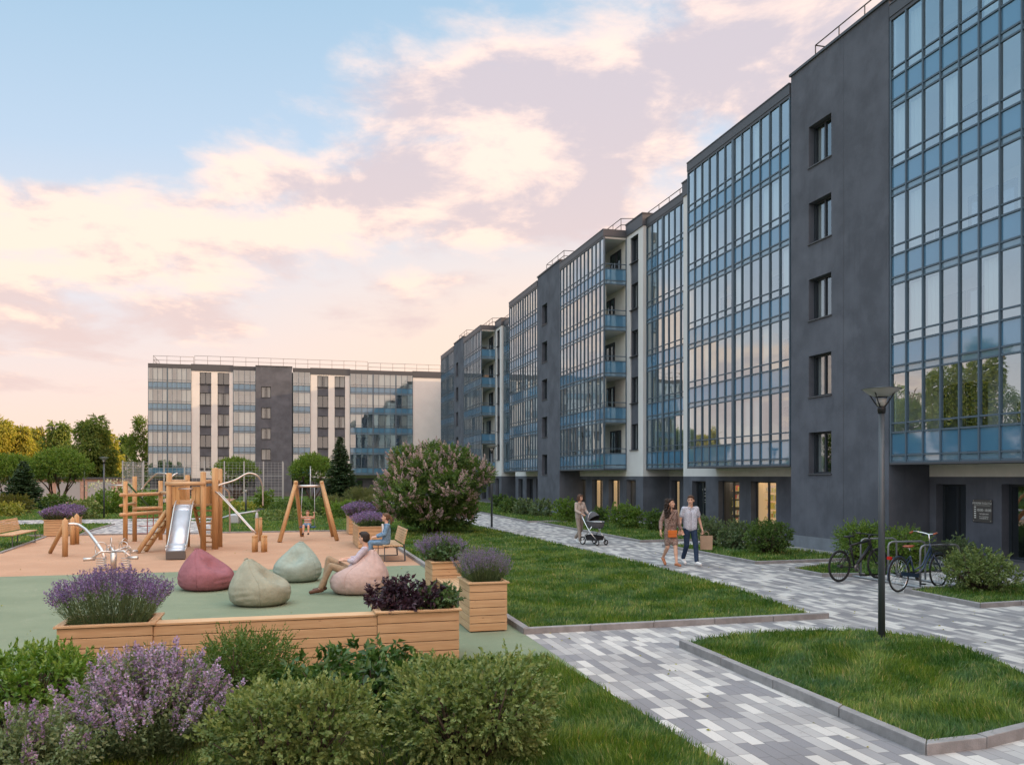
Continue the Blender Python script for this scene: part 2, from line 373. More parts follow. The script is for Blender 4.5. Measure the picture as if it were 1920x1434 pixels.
def rubber(name, c0, c1):
    m, n, b, L = tree_of(name); co = n('ShaderNodeTexCoord').outputs['Object']
    a = n('ShaderNodeTexNoise', {'Vector': co, 'Scale': 220, 'Detail': 2}); d = n('ShaderNodeTexNoise', {'Vector': co, 'Scale': .7, 'Detail': 7, 'Roughness': .65})
    c = n.mix(n.mr(d.outputs[0], .35, .68), c0, c1); c = n.mix(n.mr(a.outputs[0], .4, .65, 0, .45), c, tuple(x*.55 for x in c0))
    w_ = n('ShaderNodeTexNoise', {'Vector': co, 'Scale': 2.6, 'Detail': 8, 'Roughness': .75, 'Distortion': 1.2}); c = n.mix(n.mr(w_.outputs[0], .56, .72, 0, .4), c, (.36,.32,.26)); c = n.mix(n.mr(w_.outputs[0], .44, .30, 0, .35), c, tuple(x*.62 for x in c0))
    L.new(c, b.inputs['Base Color']); b.inputs['Roughness'].default_value = .92; b.inputs['Specular IOR Level'].default_value = .2
    bp = n('ShaderNodeBump', {'Strength': .3, 'Distance': .004, 'Height': a.outputs[0]}); L.new(bp.outputs[0], b.inputs['Normal'])
rubber('rubber_green', (.185,.225,.150), (.225,.265,.180)); rubber('rubber_orange', (.44,.262,.168), (.50,.305,.20))
def ground_green(name, c0, c1, c2):
    m, n, b, L = tree_of(name); co = n('ShaderNodeTexCoord').outputs['Object']
    a = n('ShaderNodeTexNoise', {'Vector': co, 'Scale': .9, 'Detail': 8, 'Roughness': .65}); d = n('ShaderNodeTexNoise', {'Vector': co, 'Scale': 26, 'Detail': 6, 'Roughness': .7})
    c = n.mix(n.mr(a.outputs[0], .35, .65), c0, c1); c = n.mix(n.mr(d.outputs[0], .35, .65), c, c2)
    L.new(c, b.inputs['Base Color']); b.inputs['Roughness'].default_value = 1; b.inputs['Specular IOR Level'].default_value = .1
    bp = n('ShaderNodeBump', {'Strength': .8, 'Distance': .03, 'Height': d.outputs[0]}); L.new(bp.outputs[0], b.inputs['Normal'])
ground_green('turf', (.05,.10,.018), (.09,.16,.03), (.04,.07,.018))
def leafmat(name, cols, trans=.35, patch=0., rough=.55):
    "leaf colours vary from leaf to leaf; optional large patches for a lawn"
    m = bpy.data.materials.new(name); m.use_nodes = True; t = m.node_tree; t.nodes.clear(); n = N(t); L = t.links
    out = n('ShaderNodeOutputMaterial'); at_ = n('ShaderNodeAttribute', attribute_name='rnd')
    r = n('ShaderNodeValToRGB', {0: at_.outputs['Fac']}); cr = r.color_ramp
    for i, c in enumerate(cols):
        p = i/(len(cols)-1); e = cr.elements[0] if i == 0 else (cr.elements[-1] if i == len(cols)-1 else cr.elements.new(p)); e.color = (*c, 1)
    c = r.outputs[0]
    if patch:
        co = n('ShaderNodeTexCoord').outputs['Object']
        a = n('ShaderNodeTexNoise', {'Vector': co, 'Scale': .8, 'Detail': 5, 'Roughness': .7}); a2 = n('ShaderNodeTexNoise', {'Vector': co, 'Scale': 3.1, 'Detail': 4, 'Roughness': .7, 'Distortion': .6})
        f = n.mr(n.m('ADD', n.m('MULTIPLY', a.outputs[0], .5), n.m('MULTIPLY', a2.outputs[0], .5)), .38, .62)
        c = n.mix(f, n.mix(1., c, (1-patch*.9, 1-patch*.55, 1-patch*.35), 'MULTIPLY'), n.mix(1., c, (1+patch*.6, 1+patch*.35, 1.), 'MULTIPLY'))
    df = n('ShaderNodeBsdfPrincipled', {'Base Color': c, 'Roughness': rough, 'Specular IOR Level': .35})
    tl = n('ShaderNodeBsdfTranslucent', {'Color': n.mix(1., c, (1.15,1.25,.6), 'MULTIPLY')})
    ms = n('ShaderNodeMixShader', {0: trans, 1: df.outputs[0], 2: tl.outputs[0]}); L.new(ms.outputs[0], out.inputs[0]); M[name] = m
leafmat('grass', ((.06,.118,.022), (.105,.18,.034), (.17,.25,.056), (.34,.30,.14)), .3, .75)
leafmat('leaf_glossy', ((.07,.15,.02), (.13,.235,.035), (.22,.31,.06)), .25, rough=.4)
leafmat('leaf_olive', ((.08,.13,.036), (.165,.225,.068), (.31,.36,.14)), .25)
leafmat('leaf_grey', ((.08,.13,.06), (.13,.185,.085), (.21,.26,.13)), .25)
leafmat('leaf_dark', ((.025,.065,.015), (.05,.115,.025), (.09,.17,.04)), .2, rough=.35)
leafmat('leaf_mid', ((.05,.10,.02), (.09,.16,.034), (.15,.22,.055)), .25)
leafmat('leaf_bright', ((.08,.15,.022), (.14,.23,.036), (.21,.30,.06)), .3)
leafmat('leaf_yellow', ((.16,.20,.03), (.28,.29,.05), (.38,.34,.08)), .3)
leafmat('leaf_brownish', ((.09,.10,.02), (.14,.135,.03), (.10,.12,.03)), .3)
leafmat('leaf_golden', ((.17,.19,.03), (.33,.30,.045), (.52,.42,.07)), .55)
leafmat('leaf_birch', ((.07,.12,.025), (.13,.19,.035), (.28,.29,.06)), .5)
leafmat('leaf_purple', ((.022,.012,.020), (.045,.022,.038), (.075,.04,.058)), .15, rough=.4)
leafmat('leaf_basil', ((.05,.09,.03), (.07,.13,.045), (.11,.17,.06)), .2, rough=.4)
leafmat('leaf_spruce', ((.018,.045,.018), (.032,.07,.026), (.06,.105,.04)), .1)
leafmat('flower_lavender', ((.12,.07,.20), (.21,.135,.33), (.34,.25,.47)), .2)
leafmat('flower_mauve', ((.27,.18,.35), (.42,.31,.52), (.60,.49,.66)), .2)
leafmat('flower_lilac', ((.33,.21,.26), (.55,.40,.45), (.78,.64,.66)), .25)
leafmat('flower_cream', ((.55,.55,.38), (.6,.6,.45)), .25)
leafmat('stem_green', ((.05,.09,.025), (.085,.13,.04)), .1)
leafmat('ornamental', ((.12,.145,.05), (.18,.20,.08), (.26,.26,.13)), .3)
mat('bark', (.07,.05,.038), .95, bump=.8, bscale=30, var=.3, vscale=8)

def pattern_shirt(name, base, ink, scale, kind):
    m, n, b, L = tree_of(name); co = n('ShaderNodeTexCoord').outputs['Object']; sep = n('ShaderNodeSeparateXYZ', {0: co}); X, Y, Z = sep.outputs
    if kind == 'check':
        a = n.m('GREATER_THAN', n.m('FRACT', n.m('MULTIPLY', n.m('ADD', X, Y), scale)), .62); c_ = n.m('GREATER_THAN', n.m('FRACT', n.m('MULTIPLY', Z, scale)), .62)
        f = n.m('MULTIPLY', n.m('ADD', a, c_), .5)
    elif kind == 'dots':
        v = n('ShaderNodeTexVoronoi', {'Vector': co, 'Scale': scale}); f = n.mr(v.outputs['Distance'], .42, .30)
    L.new(n.mix(f, base, ink), b.inputs['Base Color']); b.inputs['Roughness'].default_value = .9
pattern_shirt('shirt_check', (.60,.57,.60), (.20,.10,.22), 42, 'check')
pattern_shirt('shirt_dots', (.52,.54,.62), (.24,.26,.34), 55, 'dots')
pattern_shirt('dress_dots', (.21,.14,.12), (.48,.37,.32), 60, 'dots')
def stripes():
    m, n, b, L = tree_of('shirt_stripes'); co = n('ShaderNodeTexCoord').outputs['Object']; Z = n('ShaderNodeSeparateXYZ', {0: co}).outputs[2]
    r = n('ShaderNodeValToRGB', {0: n.m('FRACT', n.m('MULTIPLY', Z, 7.6))}); cr = r.color_ramp; cr.interpolation = 'CONSTANT'
    for i, (p, c) in enumerate(((0, (.6,.58,.52)), (.2, (.65,.26,.06)), (.4, (.10,.08,.22)), (.58, (.62,.5,.25)), (.76, (.5,.1,.09)), (.88, (.10,.10,.25)))):
        e = cr.elements[i] if i < 2 else cr.elements.new(p); e.position = p; e.color = (*c, 1)
    L.new(r.outputs[0], b.inputs['Base Color']); b.inputs['Roughness'].default_value = .9
stripes()
# ---------------------------------------------------------------- ground
def sheet(name, poly, z, m, frame=True):
    me = bpy.data.meshes.new(name); me.from_pydata([(x, y, z) for x, y in poly], [], [tuple(range(len(poly)))]); me.update()
    if me.polygons[0].normal.z < 0: me.flip_normals()
    return tag(link_mesh(name, me, M[m], rotz=A if frame else 0), kind='structure')
def L2(*pts): return [lw(*g(*p)[:2]) for p in pts]
sheet('ground', [(-500,-60),(500,-60),(500,900),(-500,900)], -.03, 'turf')
sheet('paving', [(3.3,-14),(17.0,-14),(17.0,76),(3.3,76)], 0, 'paving')
GREEN = [(-34,9.0),(3.32,9.0),(3.32,21.5),(-34,21.5)]
ORANGE = [(-10.2,21.5),(3.32,21.5),(3.32,35.5),(-9.5,35.5),lw(*g(86,1006.5)[:2]),lw(*g(0,1037)[:2]),(-34,24.4),(-34,21.5)]
sheet('rubber_surface', GREEN, .004, 'rubber_green'); sheet('rubber_surface', ORANGE, .0045, 'rubber_orange')
PATH_L = L2((152,1003.5),(178,993.5),(214,983.5),(208,981.2),(120,981.5),(-80,985),(-80,979),(120,976.5),(404,977),(404,1001)); sheet('path', PATH_L, .012, 'paving')
sheet('path', [(-13.5,46.5),(-3.5,46.5),(-3.5,48.5),(-13.5,48.5)], .014, 'paving')
LAWN_BIG = [(3.42,11.86),(8.2,11.9),(8.66,14.85),(8.8,17.5),(8.85,20),(8.75,23.5),(8.6,28.5),(8.3,36.8),(8.1,46),(8.1,74),(3.42,74)]
ISLAND = [(5.12,5.85),(5.12,10.32),(5.7,10.62),(6.5,10.78),(7.5,10.75),(8.25,10.45),(8.6,9.9),(8.6,9.2),(8.35,8.3),(8.05,7.6),(7.75,7.0),(7.35,6.5),(6.85,6.2),(6.35,6.03),(5.7,5.87)]
LAWN_FRONT = [(-9,3.4),(3.38,3.4),(3.3,7.5),(3.2,10.22),(-9,10.22)]
BED_A = [(11.85,27.0),(16.2,27.2),(16.2,39.0),(11.85,39.2)]
BED_B = [(11.55,40.0),(16.2,40.0),(16.2,72.0),(12.0,72.0),(11.9,49)]
BED_C = [(11.85,19.6),(15.2,19.75),(15.2,23.5),(16.3,23.5),(16.3,25.1),(11.85,25.1)]
BED_D = [(11.85,16.75),(12.7,16.55),(13.4,16.6),(15.4,16.9),(15.4,18.9),(14.0,18.9),(11.85,17.9)]
BED_E = [(11.75,12.15),(14.6,12.25),(16.4,12.4),(16.4,14.2),(14.0,14.2),(12.3,14.1),(11.8,13.9)]
LAWN_BACK = [(-40,35.62),(3.32,35.62),(3.32,76),(-40,76)]
LAWN_LEFT = [(-40,24.6),lw(*g(0,1037.5)[:2]),lw(*g(84,1006.8)[:2]),(-9.6,35.6),(-40,35.6)]
for p in (LAWN_BIG, ISLAND, BED_A, BED_B, BED_C, BED_D, BED_E): sheet('lawn', p, .045, 'turf')
for p in (LAWN_BACK, LAWN_LEFT): sheet('lawn', p, .006, 'turf')
sheet('lawn', LAWN_FRONT, .02, 'turf')
sheet('mulch_bed', [(-7.5,4.2),(1.0,4.2),(1.45,6.2),(.9,8.0),(-1.2,9.6),(-7.5,9.6)], .032, 'mulch')
sheet('court', [(-38,77.9),(-5,77.9),(-5,91),(-38,91)], .02, 'rubber_orange')
sheet('apron', [(15.0,19.0),(15.66,19.0),(15.66,24.2),(15.0,24.2)], .052, 'kerb')
sheet('apron', [(16.22,12.2),(16.9,12.2),(16.9,76),(16.22,76)], .048, 'kerb')

def kerb(pts, w=.085, z1=.085, stone=1.0, closed=False, side=0.0):
    "a row of kerb stones along a line in frame coordinates, mitred at the corners"
    P = [Vector((x, y)) for x, y in pts]; n = len(P)
    def nrm(i):
        a = P[(i-1) % n] if (closed or i > 0) else None; b = P[(i+1) % n] if (closed or i < n-1) else None
        t1 = (P[i]-a).normalized() if a is not None else None; t2 = (b-P[i]).normalized() if b is not None else None
        t1 = t1 or t2; t2 = t2 or t1; t = (t1+t2).normalized(); q = Vector((-t.y, t.x)); c = max(.5, q.dot(Vector((-t1.y, t1.x))))
        return q/c
    mb = MB(); segs = range(n if closed else n-1)
    for i in segs:
        j = (i+1) % n; ni, nj = nrm(i), nrm(j); L = (P[j]-P[i]).length; k = max(1, round(L/stone)); gp = .004/L
        for q in range(k):
            t0, t1 = q/k+gp, (q+1)/k-gp
            c = []
            for t, sg in ((t0,-1),(t1,-1),(t1,1),(t0,1)):
                v = P[i].lerp(P[j], t)+ni.lerp(nj, t)*(w/2)*(sg+side); c.append((v.x, v.y))
            zt = z1+random.Random(i*31+q).uniform(-.003, .003)
            mb.prism(c if (c[1][0]-c[0][0])*(c[2][1]-c[1][1])-(c[1][1]-c[0][1])*(c[2][0]-c[1][0]) > 0 else c[::-1], -.02, zt)
    return tag(mb.build('kerb', M['kerb'], rotz=A, bevel=.008), kind='structure')
kerb([(3.36,35.56),(3.36,11.8),(8.45,11.84)], w=.11, z1=.09)
kerb(ISLAND[1::-1]+ISLAND[:0:-1][:5], w=.10, z1=.10)
kerb([(-9.6,35.56),(3.30,35.56)], w=.1, z1=.06)
kerb([(11.55,72),(11.48,40.0),(13.2,39.95)], w=.09, z1=.08)
kerb([(13.4,39.25),(11.8,39.25),(11.8,26.95),(14.8,27.1)], w=.09, z1=.08)
kerb([(11.8,25.15),(11.8,19.55),(15.2,19.7)], w=.09, z1=.08)
kerb([(13.9,18.95),(11.8,17.95),(11.8,16.7),(12.75,16.5)], w=.09, z1=.08)
kerb([(13.6,14.2),(12.3,14.15),(11.75,13.95),(11.7,12.08),(16.3,12.3)], w=.09, z1=.08)
kerb(L2((152,1003.5),(178,993.5),(214,983.5)), w=.08, z1=.07)
kerb([(x, y) for x, y in L2((0,1038),(86,1007))], w=.08, z1=.05)

rng = np.random.default_rng(7)
def in_poly(x, y, poly):
    c = np.zeros(len(x), bool); n = len(poly)
    for i in range(n):
        x0, y0 = poly[i]; x1, y1 = poly[(i+1) % n]
        if y0 == y1: continue
        c ^= ((y0 > y) != (y1 > y)) & (x < (x1-x0)*(y-y0)/(y1-y0)+x0)
    return c
def grass(poly, z, dens=2600, h=.075, holes=(), label=None, maxd=80, mt='grass', ref=8.):
    P = np.array(poly); x0, y0 = P.min(0); x1, y1 = P.max(0); area = (x1-x0)*(y1-y0)
    y0_ = max(y0, 3); N_ = int(min(3e6, (x1-x0)*(y1-y0_)*dens*max(.02, (ref/max(ref, y0_))**1.7)))
    x = rng.uniform(x0, x1, N_); y = rng.uniform(y0_, y1, N_)
    k = in_poly(x, y, poly)
    for hp_ in holes: k &= ~in_poly(x, y, hp_)
    x, y = x[k], y[k]
    D = np.sqrt(x*x+y*y); D0 = max(ref, y0_)
    wx = x*cos(A)-y*sin(A); wy = x*sin(A)+y*cos(A)
    ok = (rng.random(len(x)) < np.minimum(1, (D0/np.maximum(D, D0))**1.7)) & (D < maxd) & (wy > 4) & (np.abs(wx)/np.maximum(wy,1) < .72)
    x, y, D = x[ok], y[ok], D[ok]; n = len(x)
    if n == 0: return None
    # flow field: blades lean together in tufts
    ph = 1.7*np.sin(x*2.3+1.3*np.sin(y*1.9))+1.9*np.sin(y*2.9+2.1*np.sin(x*1.3+.7))+rng.normal(0, .9, n)
    tuft = .5+.5*np.sin(x*5.1+2*np.sin(y*3.7))*np.sin(y*4.6+2*np.sin(x*2.9))
    hh = h*(.55+.55*tuft)*rng.uniform(.55, 1.3, n); w = .0075*np.maximum(1, D/9)**.85*rng.uniform(.7, 1.3, n)
    lean = rng.uniform(.15, .8, n)*hh; a2 = ph+rng.normal(0, .5, n)+pi/2
    B = np.stack([x, y, np.full(n, z)], 1); s_ = np.stack([np.cos(a2), np.sin(a2), np.zeros(n)], 1)*w[:,None]/2
    ld = np.stack([np.cos(ph), np.sin(ph), np.zeros(n)], 1)
    mid = B+ld*(lean*.35)[:,None]+np.array([0,0,1])*(hh*.6)[:,None]; tip = B+ld*lean[:,None]+np.array([0,0,1])*hh[:,None]
    V = np.stack([B-s_, B+s_, mid-s_*.75, mid+s_*.75, tip], 1).reshape(-1, 3)
    b = np.arange(n)[:,None]*5; T = np.concatenate([b+np.array([0,1,3]), b+np.array([0,3,2]), b+np.array([2,3,4])], 1).reshape(-1, 3)
    dry = np.where(rng.random(n) < .08, .95, 0)
    r = np.clip(.36+.22*(tuft-.5)+rng.normal(0, .18, n), 0, .74); r = np.maximum(r, dry); 
    me = np_mesh('grass', V, T, np.repeat(r, 3))
    o = link_mesh('grass', me, M[mt], rotz=A); return tag(o, kind='stuff', cat='grass', label=label)
def inset(poly, e):
    c = np.mean(poly, 0); return [tuple(np.array(p)+(c-np.array(p))/max(1e-6, np.linalg.norm(c-np.array(p)))*e) for p in poly]
grass(inset(ISLAND, .03), .045, 3600, .085, label='mown grass on the D-shaped island around the tall lamp')
grass([(-1,5.2),(3.36,5.2),(3.27,7.5),(3.17,10.2),(-3,10.2)], .02, 3400, .09, label='strip of longer grass between the front shrubs and the paved path')
grass(LAWN_BIG, .045, 3200, .08, label='wide mown lawn between the playground kerb and the promenade')
grass(BED_A, .045, 2200, .08, label='grass strip with shrubs along the building behind the pram')
grass(BED_B, .045, 2000, .08, label='far grass strip along the building past the promenade')
grass(BED_C, .045, 2400, .08, label='grass bed in front of the shop windows')
grass(BED_D, .045, 2600, .08, label='small grass wedge under the black bicycle')
grass(BED_E, .045, 2800, .08, label='grass bed around the round shrub by the entrance')
grass(LAWN_BACK, .006, 1500, .09, holes=(PATH_L, [(-13.5,46.5),(-3.5,46.5),(-3.5,48.5),(-13.5,48.5)]), label='lawn behind the playground and the swing')
grass(LAWN_LEFT, .006, 1500, .09, holes=(PATH_L,), label='lawn behind the left bench')
# ---------------------------------------------------------------- buildings
R = random.Random(5)
ST = 2.37; Z0 = 2.65
class Fac:
    "a = along the front, p = depth into the building"
    def __init__(s, kind, zo, org): s.k = kind; s.zo = zo; s.org = Vector(org)
    def pt(s, a, p, z): return (p, a, z+s.zo) if s.k == 'd' else (a, p, z+s.zo)
    def mb(s): return MB(s.org)
    def box(s, mb, a0, a1, p0, p1, z0, z1):
        q = [s.pt(a0, p0, z0), s.pt(a1, p1, z1)]
        mb.box(*[f(q[0][i], q[1][i]) for i in range(3) for f in (min, max)])
    def quad(s, mb, a0, a1, p, z0, z1):
        mb.add([s.pt(a0, p, z0), s.pt(a1, p, z0), s.pt(a1, p, z1), s.pt(a0, p, z1)], [(0,1,2,3)])
    def wall(s, mb, a0, a1, p, z0, z1, holes=(), depth=.18):
        "front face with real openings and their reveals; holes = (a0, a1, z0, z1)"
        xs = sorted({a0, a1, *[h[0] for h in holes], *[h[1] for h in holes]}); zs = sorted({z0, z1, *[h[2] for h in holes], *[h[3] for h in holes]})
        for i in range(len(xs)-1):
            for j in range(len(zs)-1):
                ca, cz = (xs[i]+xs[i+1])/2, (zs[j]+zs[j+1])/2
                if any(h[0] < ca < h[1] and h[2] < cz < h[3] for h in holes): continue
                s.quad(mb, xs[i], xs[i+1], p, zs[j], zs[j+1])
        for h in holes:
            b, e = p, p+depth
            for (x0, q0, x1, q1) in ((h[0],b,h[0],e), (h[1],b,h[1],e)):
                mb.add([s.pt(x0, q0, h[2]), s.pt(x1, q1, h[2]), s.pt(x1, q1, h[3]), s.pt(x0, q0, h[3])], [(0,1,2,3)])
            for z in (h[2], h[3]):
                mb.add([s.pt(h[0], b, z), s.pt(h[1], b, z), s.pt(h[1], e, z), s.pt(h[0], e, z)], [(0,1,2,3)])
def window(fc, par, a0, a1, z0, z1, p, nv=2, mat_f='frame_dark', pane='glass_window', sill=True, curtain=.6, room=.5):
    "frame at depth p, pane, sill, a curtain and a dark room behind"
    b = fc.mb(); t = .055
    fc.box(b, a0, a1, p, p+.07, z0, z0+t); fc.box(b, a0, a1, p, p+.07, z1-t, z1)
    fc.box(b, a0, a0+t, p, p+.07, z0+t, z1-t); fc.box(b, a1-t, a1, p, p+.07, z0+t, z1-t)
    for k in range(1, nv):
        a = a0+(a1-a0)*k/nv; fc.box(b, a-t*.6, a+t*.6, p-.004, p+.066, z0+t, z1-t)
    w = b.build('window', M[mat_f], par)
    b = fc.mb(); fc.quad(b, a0+t*.8, a1-t*.8, p+.035, z0+t*.8, z1-t*.8); b.build('pane', M[pane], w)
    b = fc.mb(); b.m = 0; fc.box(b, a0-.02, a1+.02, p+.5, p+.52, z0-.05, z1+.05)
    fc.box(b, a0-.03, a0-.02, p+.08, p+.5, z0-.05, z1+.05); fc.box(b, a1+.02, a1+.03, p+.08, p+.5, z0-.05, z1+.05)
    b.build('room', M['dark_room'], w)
    if R.random() < curtain:
        b = fc.mb(); W = a1-a0
        for (u0, u1) in (((0, .3), (.72, 1)) if R.random() < .6 else ((0, R.uniform(.4, 1)),)):
            curt(fc, b, a0+W*u0, a0+W*u1, p+.14, z0+.02, z1-.02)
        b.build('curtain', M['curtain'], w)
    if sill:
        b = fc.mb(); fc.box(b, a0-.03, a1+.03, p-.23, p-.002, z0-.035, z0-.003); b.build('sill', M['coping'], w)
    return w
def curt(fc, b, a0, a1, p, z0, z1):
    n = max(4, int((a1-a0)/.06)); vs = []
    for i in range(n+1):
        a = a0+(a1-a0)*i/n; q = p+(.02 if i % 2 else -.02)
        vs += [fc.pt(a, q, z0), fc.pt(a, q, z1)]
    b.add(vs, [(2*i, 2*i+2, 2*i+3, 2*i+1) for i in range(n)])
def bay(fc, par, a0, a1, p, pw, npan, wide=(), side=None, storeys=5, zb=Z0, both=False):
    "a stack of glazed balconies; p = glass line, pw = wall behind, side = a value where the glazed side stands"
    step = (a1-a0)/npan; fm = .05
    zt = zb+ST*storeys
    for k in range(storeys):
        z = zb+ST*k; f = fc.mb(); gl = fc.mb(); sp = fc.mb(); pl = fc.mb()
        rails = [(z-.0, z+.045), (z+.185, z+.23), (z+.785, z+.83), (z+1.035, z+1.075)]
        for r0, r1 in rails: fc.box(f, a0, a1, p-.03, p+.04, r0, r1)
        for i in range(npan+1):
            a = a0+step*i; w = .021 if i not in wide else .07
            if i == 0: lo, hi = a, a+.05
            elif i == npan: lo, hi = a-.05, a
            else: lo, hi = a-w, a+w
            fc.box(f, lo, hi, p-.055 if i in wide else p-.045, p+.045, z+.001, z+ST-.001)
            if i < npan:
                b0, b1 = a+.02, a+step-.02
                fc.quad(pl, b0, b1, p, z+.05, z+.18); fc.quad(sp, b0, b1, p+.001, z+.235, z+.78)
                e = R.uniform(-.004, .004)
                gl.add([fc.pt(b0, p+e, z+.835), fc.pt(b1, p-e, z+.835), fc.pt(b1, p-e, z+1.03), fc.pt(b0, p+e, z+1.03)], [(0,1,2,3)])
                gl.add([fc.pt(b0, p+e, z+1.08), fc.pt(b1, p-e, z+1.08), fc.pt(b1, p-e, z+ST), fc.pt(b0, p+e, z+ST)], [(0,1,2,3)])
        if side is not None:
            sg = 1 if side == a0 else -1
            def sbox(m_, q0, q1, zz0, zz1): fc.box(m_, min(side, side+sg*.05), max(side, side+sg*.05), q0, q1, zz0, zz1)
            for r0, r1 in rails: sbox(f, p+.04, pw, r0, r1)
            sbox(f, pw-.05, pw-.002, z+.05, z+ST)
            for m_, zz0, zz1 in ((pl, z+.05, z+.18), (sp, z+.235, z+.78)):
                m_.add([fc.pt(side+sg*.02, p+.04, zz0), fc.pt(side+sg*.02, pw-.05, zz0), fc.pt(side+sg*.02, pw-.05, zz1), fc.pt(side+sg*.02, p+.04, zz1)], [(0,1,2,3)])
        o = f.build('balcony_glazing', M['frame_blue'], par)
        gl.build('pane', M['glass_clear'], o); sp.build('spandrel_panel', M['spandrel'], o); pl.build('lower_pane', M['spandrel_pale'], o)
        # slab, partition, door and curtains behind the glass
        s_ = fc.mb(); fc.box(s_, a0+.06, a1-.06, p+.05, pw-.003, z-.02, z+.14)
        if k == storeys-1: fc.box(s_, a0+.06, a1-.06, p+.05, pw-.003, z+ST-.01, z+ST+.1)
        s_.build('slab', M['slab'], o)
        c_ = fc.mb(); nc = 0
        for i in range(npan):
            if R.random() < (.22 if par is MAIN else .4):
                curt(fc, c_, a0+step*i+.03, a0+step*(i+1)-.03, p+.12, z+.30, z+ST-.05); nc += 1
        if nc: c_.build('curtain', M['curtain'], o)
        for q_ in range(R.choice((0, 1, 1, 2))):
            x_ = R.uniform(a0+.3, a1-1.0); w_ = R.uniform(.25, .6); h_ = R.uniform(.9, 1.5); t_ = fc.mb(); fc.box(t_, x_, x_+w_, p+.45, p+.8, z+.145, z+h_)
            t_.build('storage_box', M[R.choice(('coping', 'kraft', 'frame_dark', 'beanbag_sage'))], o)
        mods = max(1, round((a1-a0)/3.6)); mw = (a1-a0)/mods
        for i in range(mods):
            c0 = a0+mw*i+mw*R.choice((.2, .45)); wd = .8
            for (x0, x1, zz0) in ((c0, c0+.62, z+.16), (c0+.68, c0+.68+wd, z+.8)):
                d_ = fc.mb(); dg = fc.mb(); fc.box(d_, x0, x0+.06, pw-.05, pw-.004, zz0, z+2.05); fc.box(d_, x1-.06, x1, pw-.05, pw-.004, zz0, z+2.05)
                fc.box(d_, x0+.06, x1-.06, pw-.05, pw-.004, z+1.99, z+2.05); fc.box(d_, x0+.06, x1-.06, pw-.05, pw-.004, zz0, zz0+.06)
                fc.quad(dg, x0+.06, x1-.06, pw-.02, zz0+.06, z+1.99); fc.quad(dg, x0+.06, x1-.06, pw-.012, zz0+.06, z+1.99)
                d_.build('balcony_door' if zz0 < z+.5 else 'balcony_window', M['frame_dark'], o); dg.build('door_glass', M['glass_dark'], o)
    s_ = fc.mb(); fc.box(s_, a0, a1, p-.05, pw-.003, zb-.05, zb-.001); s_.build('soffit', M['coping'], par)
    s_ = fc.mb(); fc.box(s_, a0-.0, a1+.0, p-.06, pw+.6, zt+.10, zt+.42); fc.box(s_, a0-.0, a1+.0, p-.08, pw+.62, zt+.424, zt+.46); fc.box(s_, a0, a1, p-.04, p+.05, zt, zt+.10)
    s_.build('coping', M['coping'], par)
    b = fc.mb()                                     # parting walls inside, at both ends and the wide mullions
    for i in (0, npan, *wide):
        a = a0+step*i
        if side is not None and abs(a-side) < .01: continue
        lo, hi = (a+.062, a+.12) if i == 0 else ((a-.12, a-.062) if i == npan else (a-.05, a+.05))
        fc.box(b, lo, hi, p+.06, pw-.003, zb+.15, zt)
    if b.v: b.build('parting_wall', M['loggia_wall'], par)
def railing(fc, par, pts, z, h=.62, step=1.15):
    b = fc.mb(); P = [Vector(fc.pt(a, p, z)) for a, p in pts]
    for i in range(len(P)-1):
        L = (P[i+1]-P[i]).length; n = max(1, round(L/step))
        for zz in (h, h*.5): b.tube([P[i]+Vector((0,0,zz)), P[i+1]+Vector((0,0,zz))], .021, 5)
        for k in range(n+1):
            q = P[i].lerp(P[i+1], k/n); b.tube([q, q+Vector((0,0,h))], .019, 5)
    b.build('roof_railing', M['railing_metal'], par)

# --- the long building: modules repeat every 28.35 m
PT, PW, PE = 15.67, 16.9, 17.1
FM = Fac('d', 0, (16.9, 40, 0))
MAIN = thing('apartment_building', 'long six-storey dark grey and white apartment block with blue glazed balconies along the promenade', 'building', wl(16.9, 40), A)
walls = {k: FM.mb() for k in ('dark', 'white', 'cream')}
def shop(fc, par, a0, a1, z0, z1, p, nv=2, lit=True, door=False):
    w = window(fc, par, a0, a1, z0, z1, p, nv, 'frame_dark', 'glass_shop' if lit else 'glass_window', sill=not door, curtain=0)
    for c in list(w.children):
        if c.name.startswith('room') and lit: bpy.data.objects.remove(c)
    if door:
        w.name = 'entrance_door'; b = fc.mb(); x = a0+.13
        b.tube([fc.pt(x, p-.03, z0+.75), fc.pt(x, p-.03, z0+1.25)], .014, 6); b.build('handle', M['steel'], w)
    if lit:
        b = fc.mb(); fc.box(b, a0-.25, a1+.25, p+.9, p+.93, z0-.02, z1+.1)
        fc.box(b, a0-.28, a0-.25, p+.12, p+.93, z0-.02, z1+.1); fc.box(b, a1+.25, a1+.28, p+.12, p+.93, z0-.02, z1+.1)
        b.build('shop_wall', M['shop_wall'], w)
        b = fc.mb(); fc.box(b, a0-.2, a1+.2, p+.3, p+.5, z1+.02, z1+.04); b.build('shop_lamp', M['shop_lamp'], w)
        b = fc.mb(); zz = z0+.15
        gs = {k: fc.mb() for k in 'abcde'}
        while zz < z1-.35:
            fc.box(b, a0-.2, a1+.2, p+.5, p+.85, zz, zz+.025); x = a0-.15
            while x < a1+.1:
                q = R.uniform(.05, .14); hh = R.uniform(.10, .24)
                if R.random() < .85: fc.box(gs[R.choice('aabbcde')], x, x+q*.9, p+.52, p+.70, zz+.027, zz+.027+hh)
                x += q
            zz += .32
        b.build('shelf', M['shelf'], w)
        for k in gs:
            if gs[k].v: tag(gs[k].build('goods', M['goods_'+k], w), kind='stuff')
    return w
GZ = 2.28                                           # top of the dark ground-floor wall
wallmats = {'dark': 'render_dark', 'white': 'render_white', 'cream': 'render_cream'}
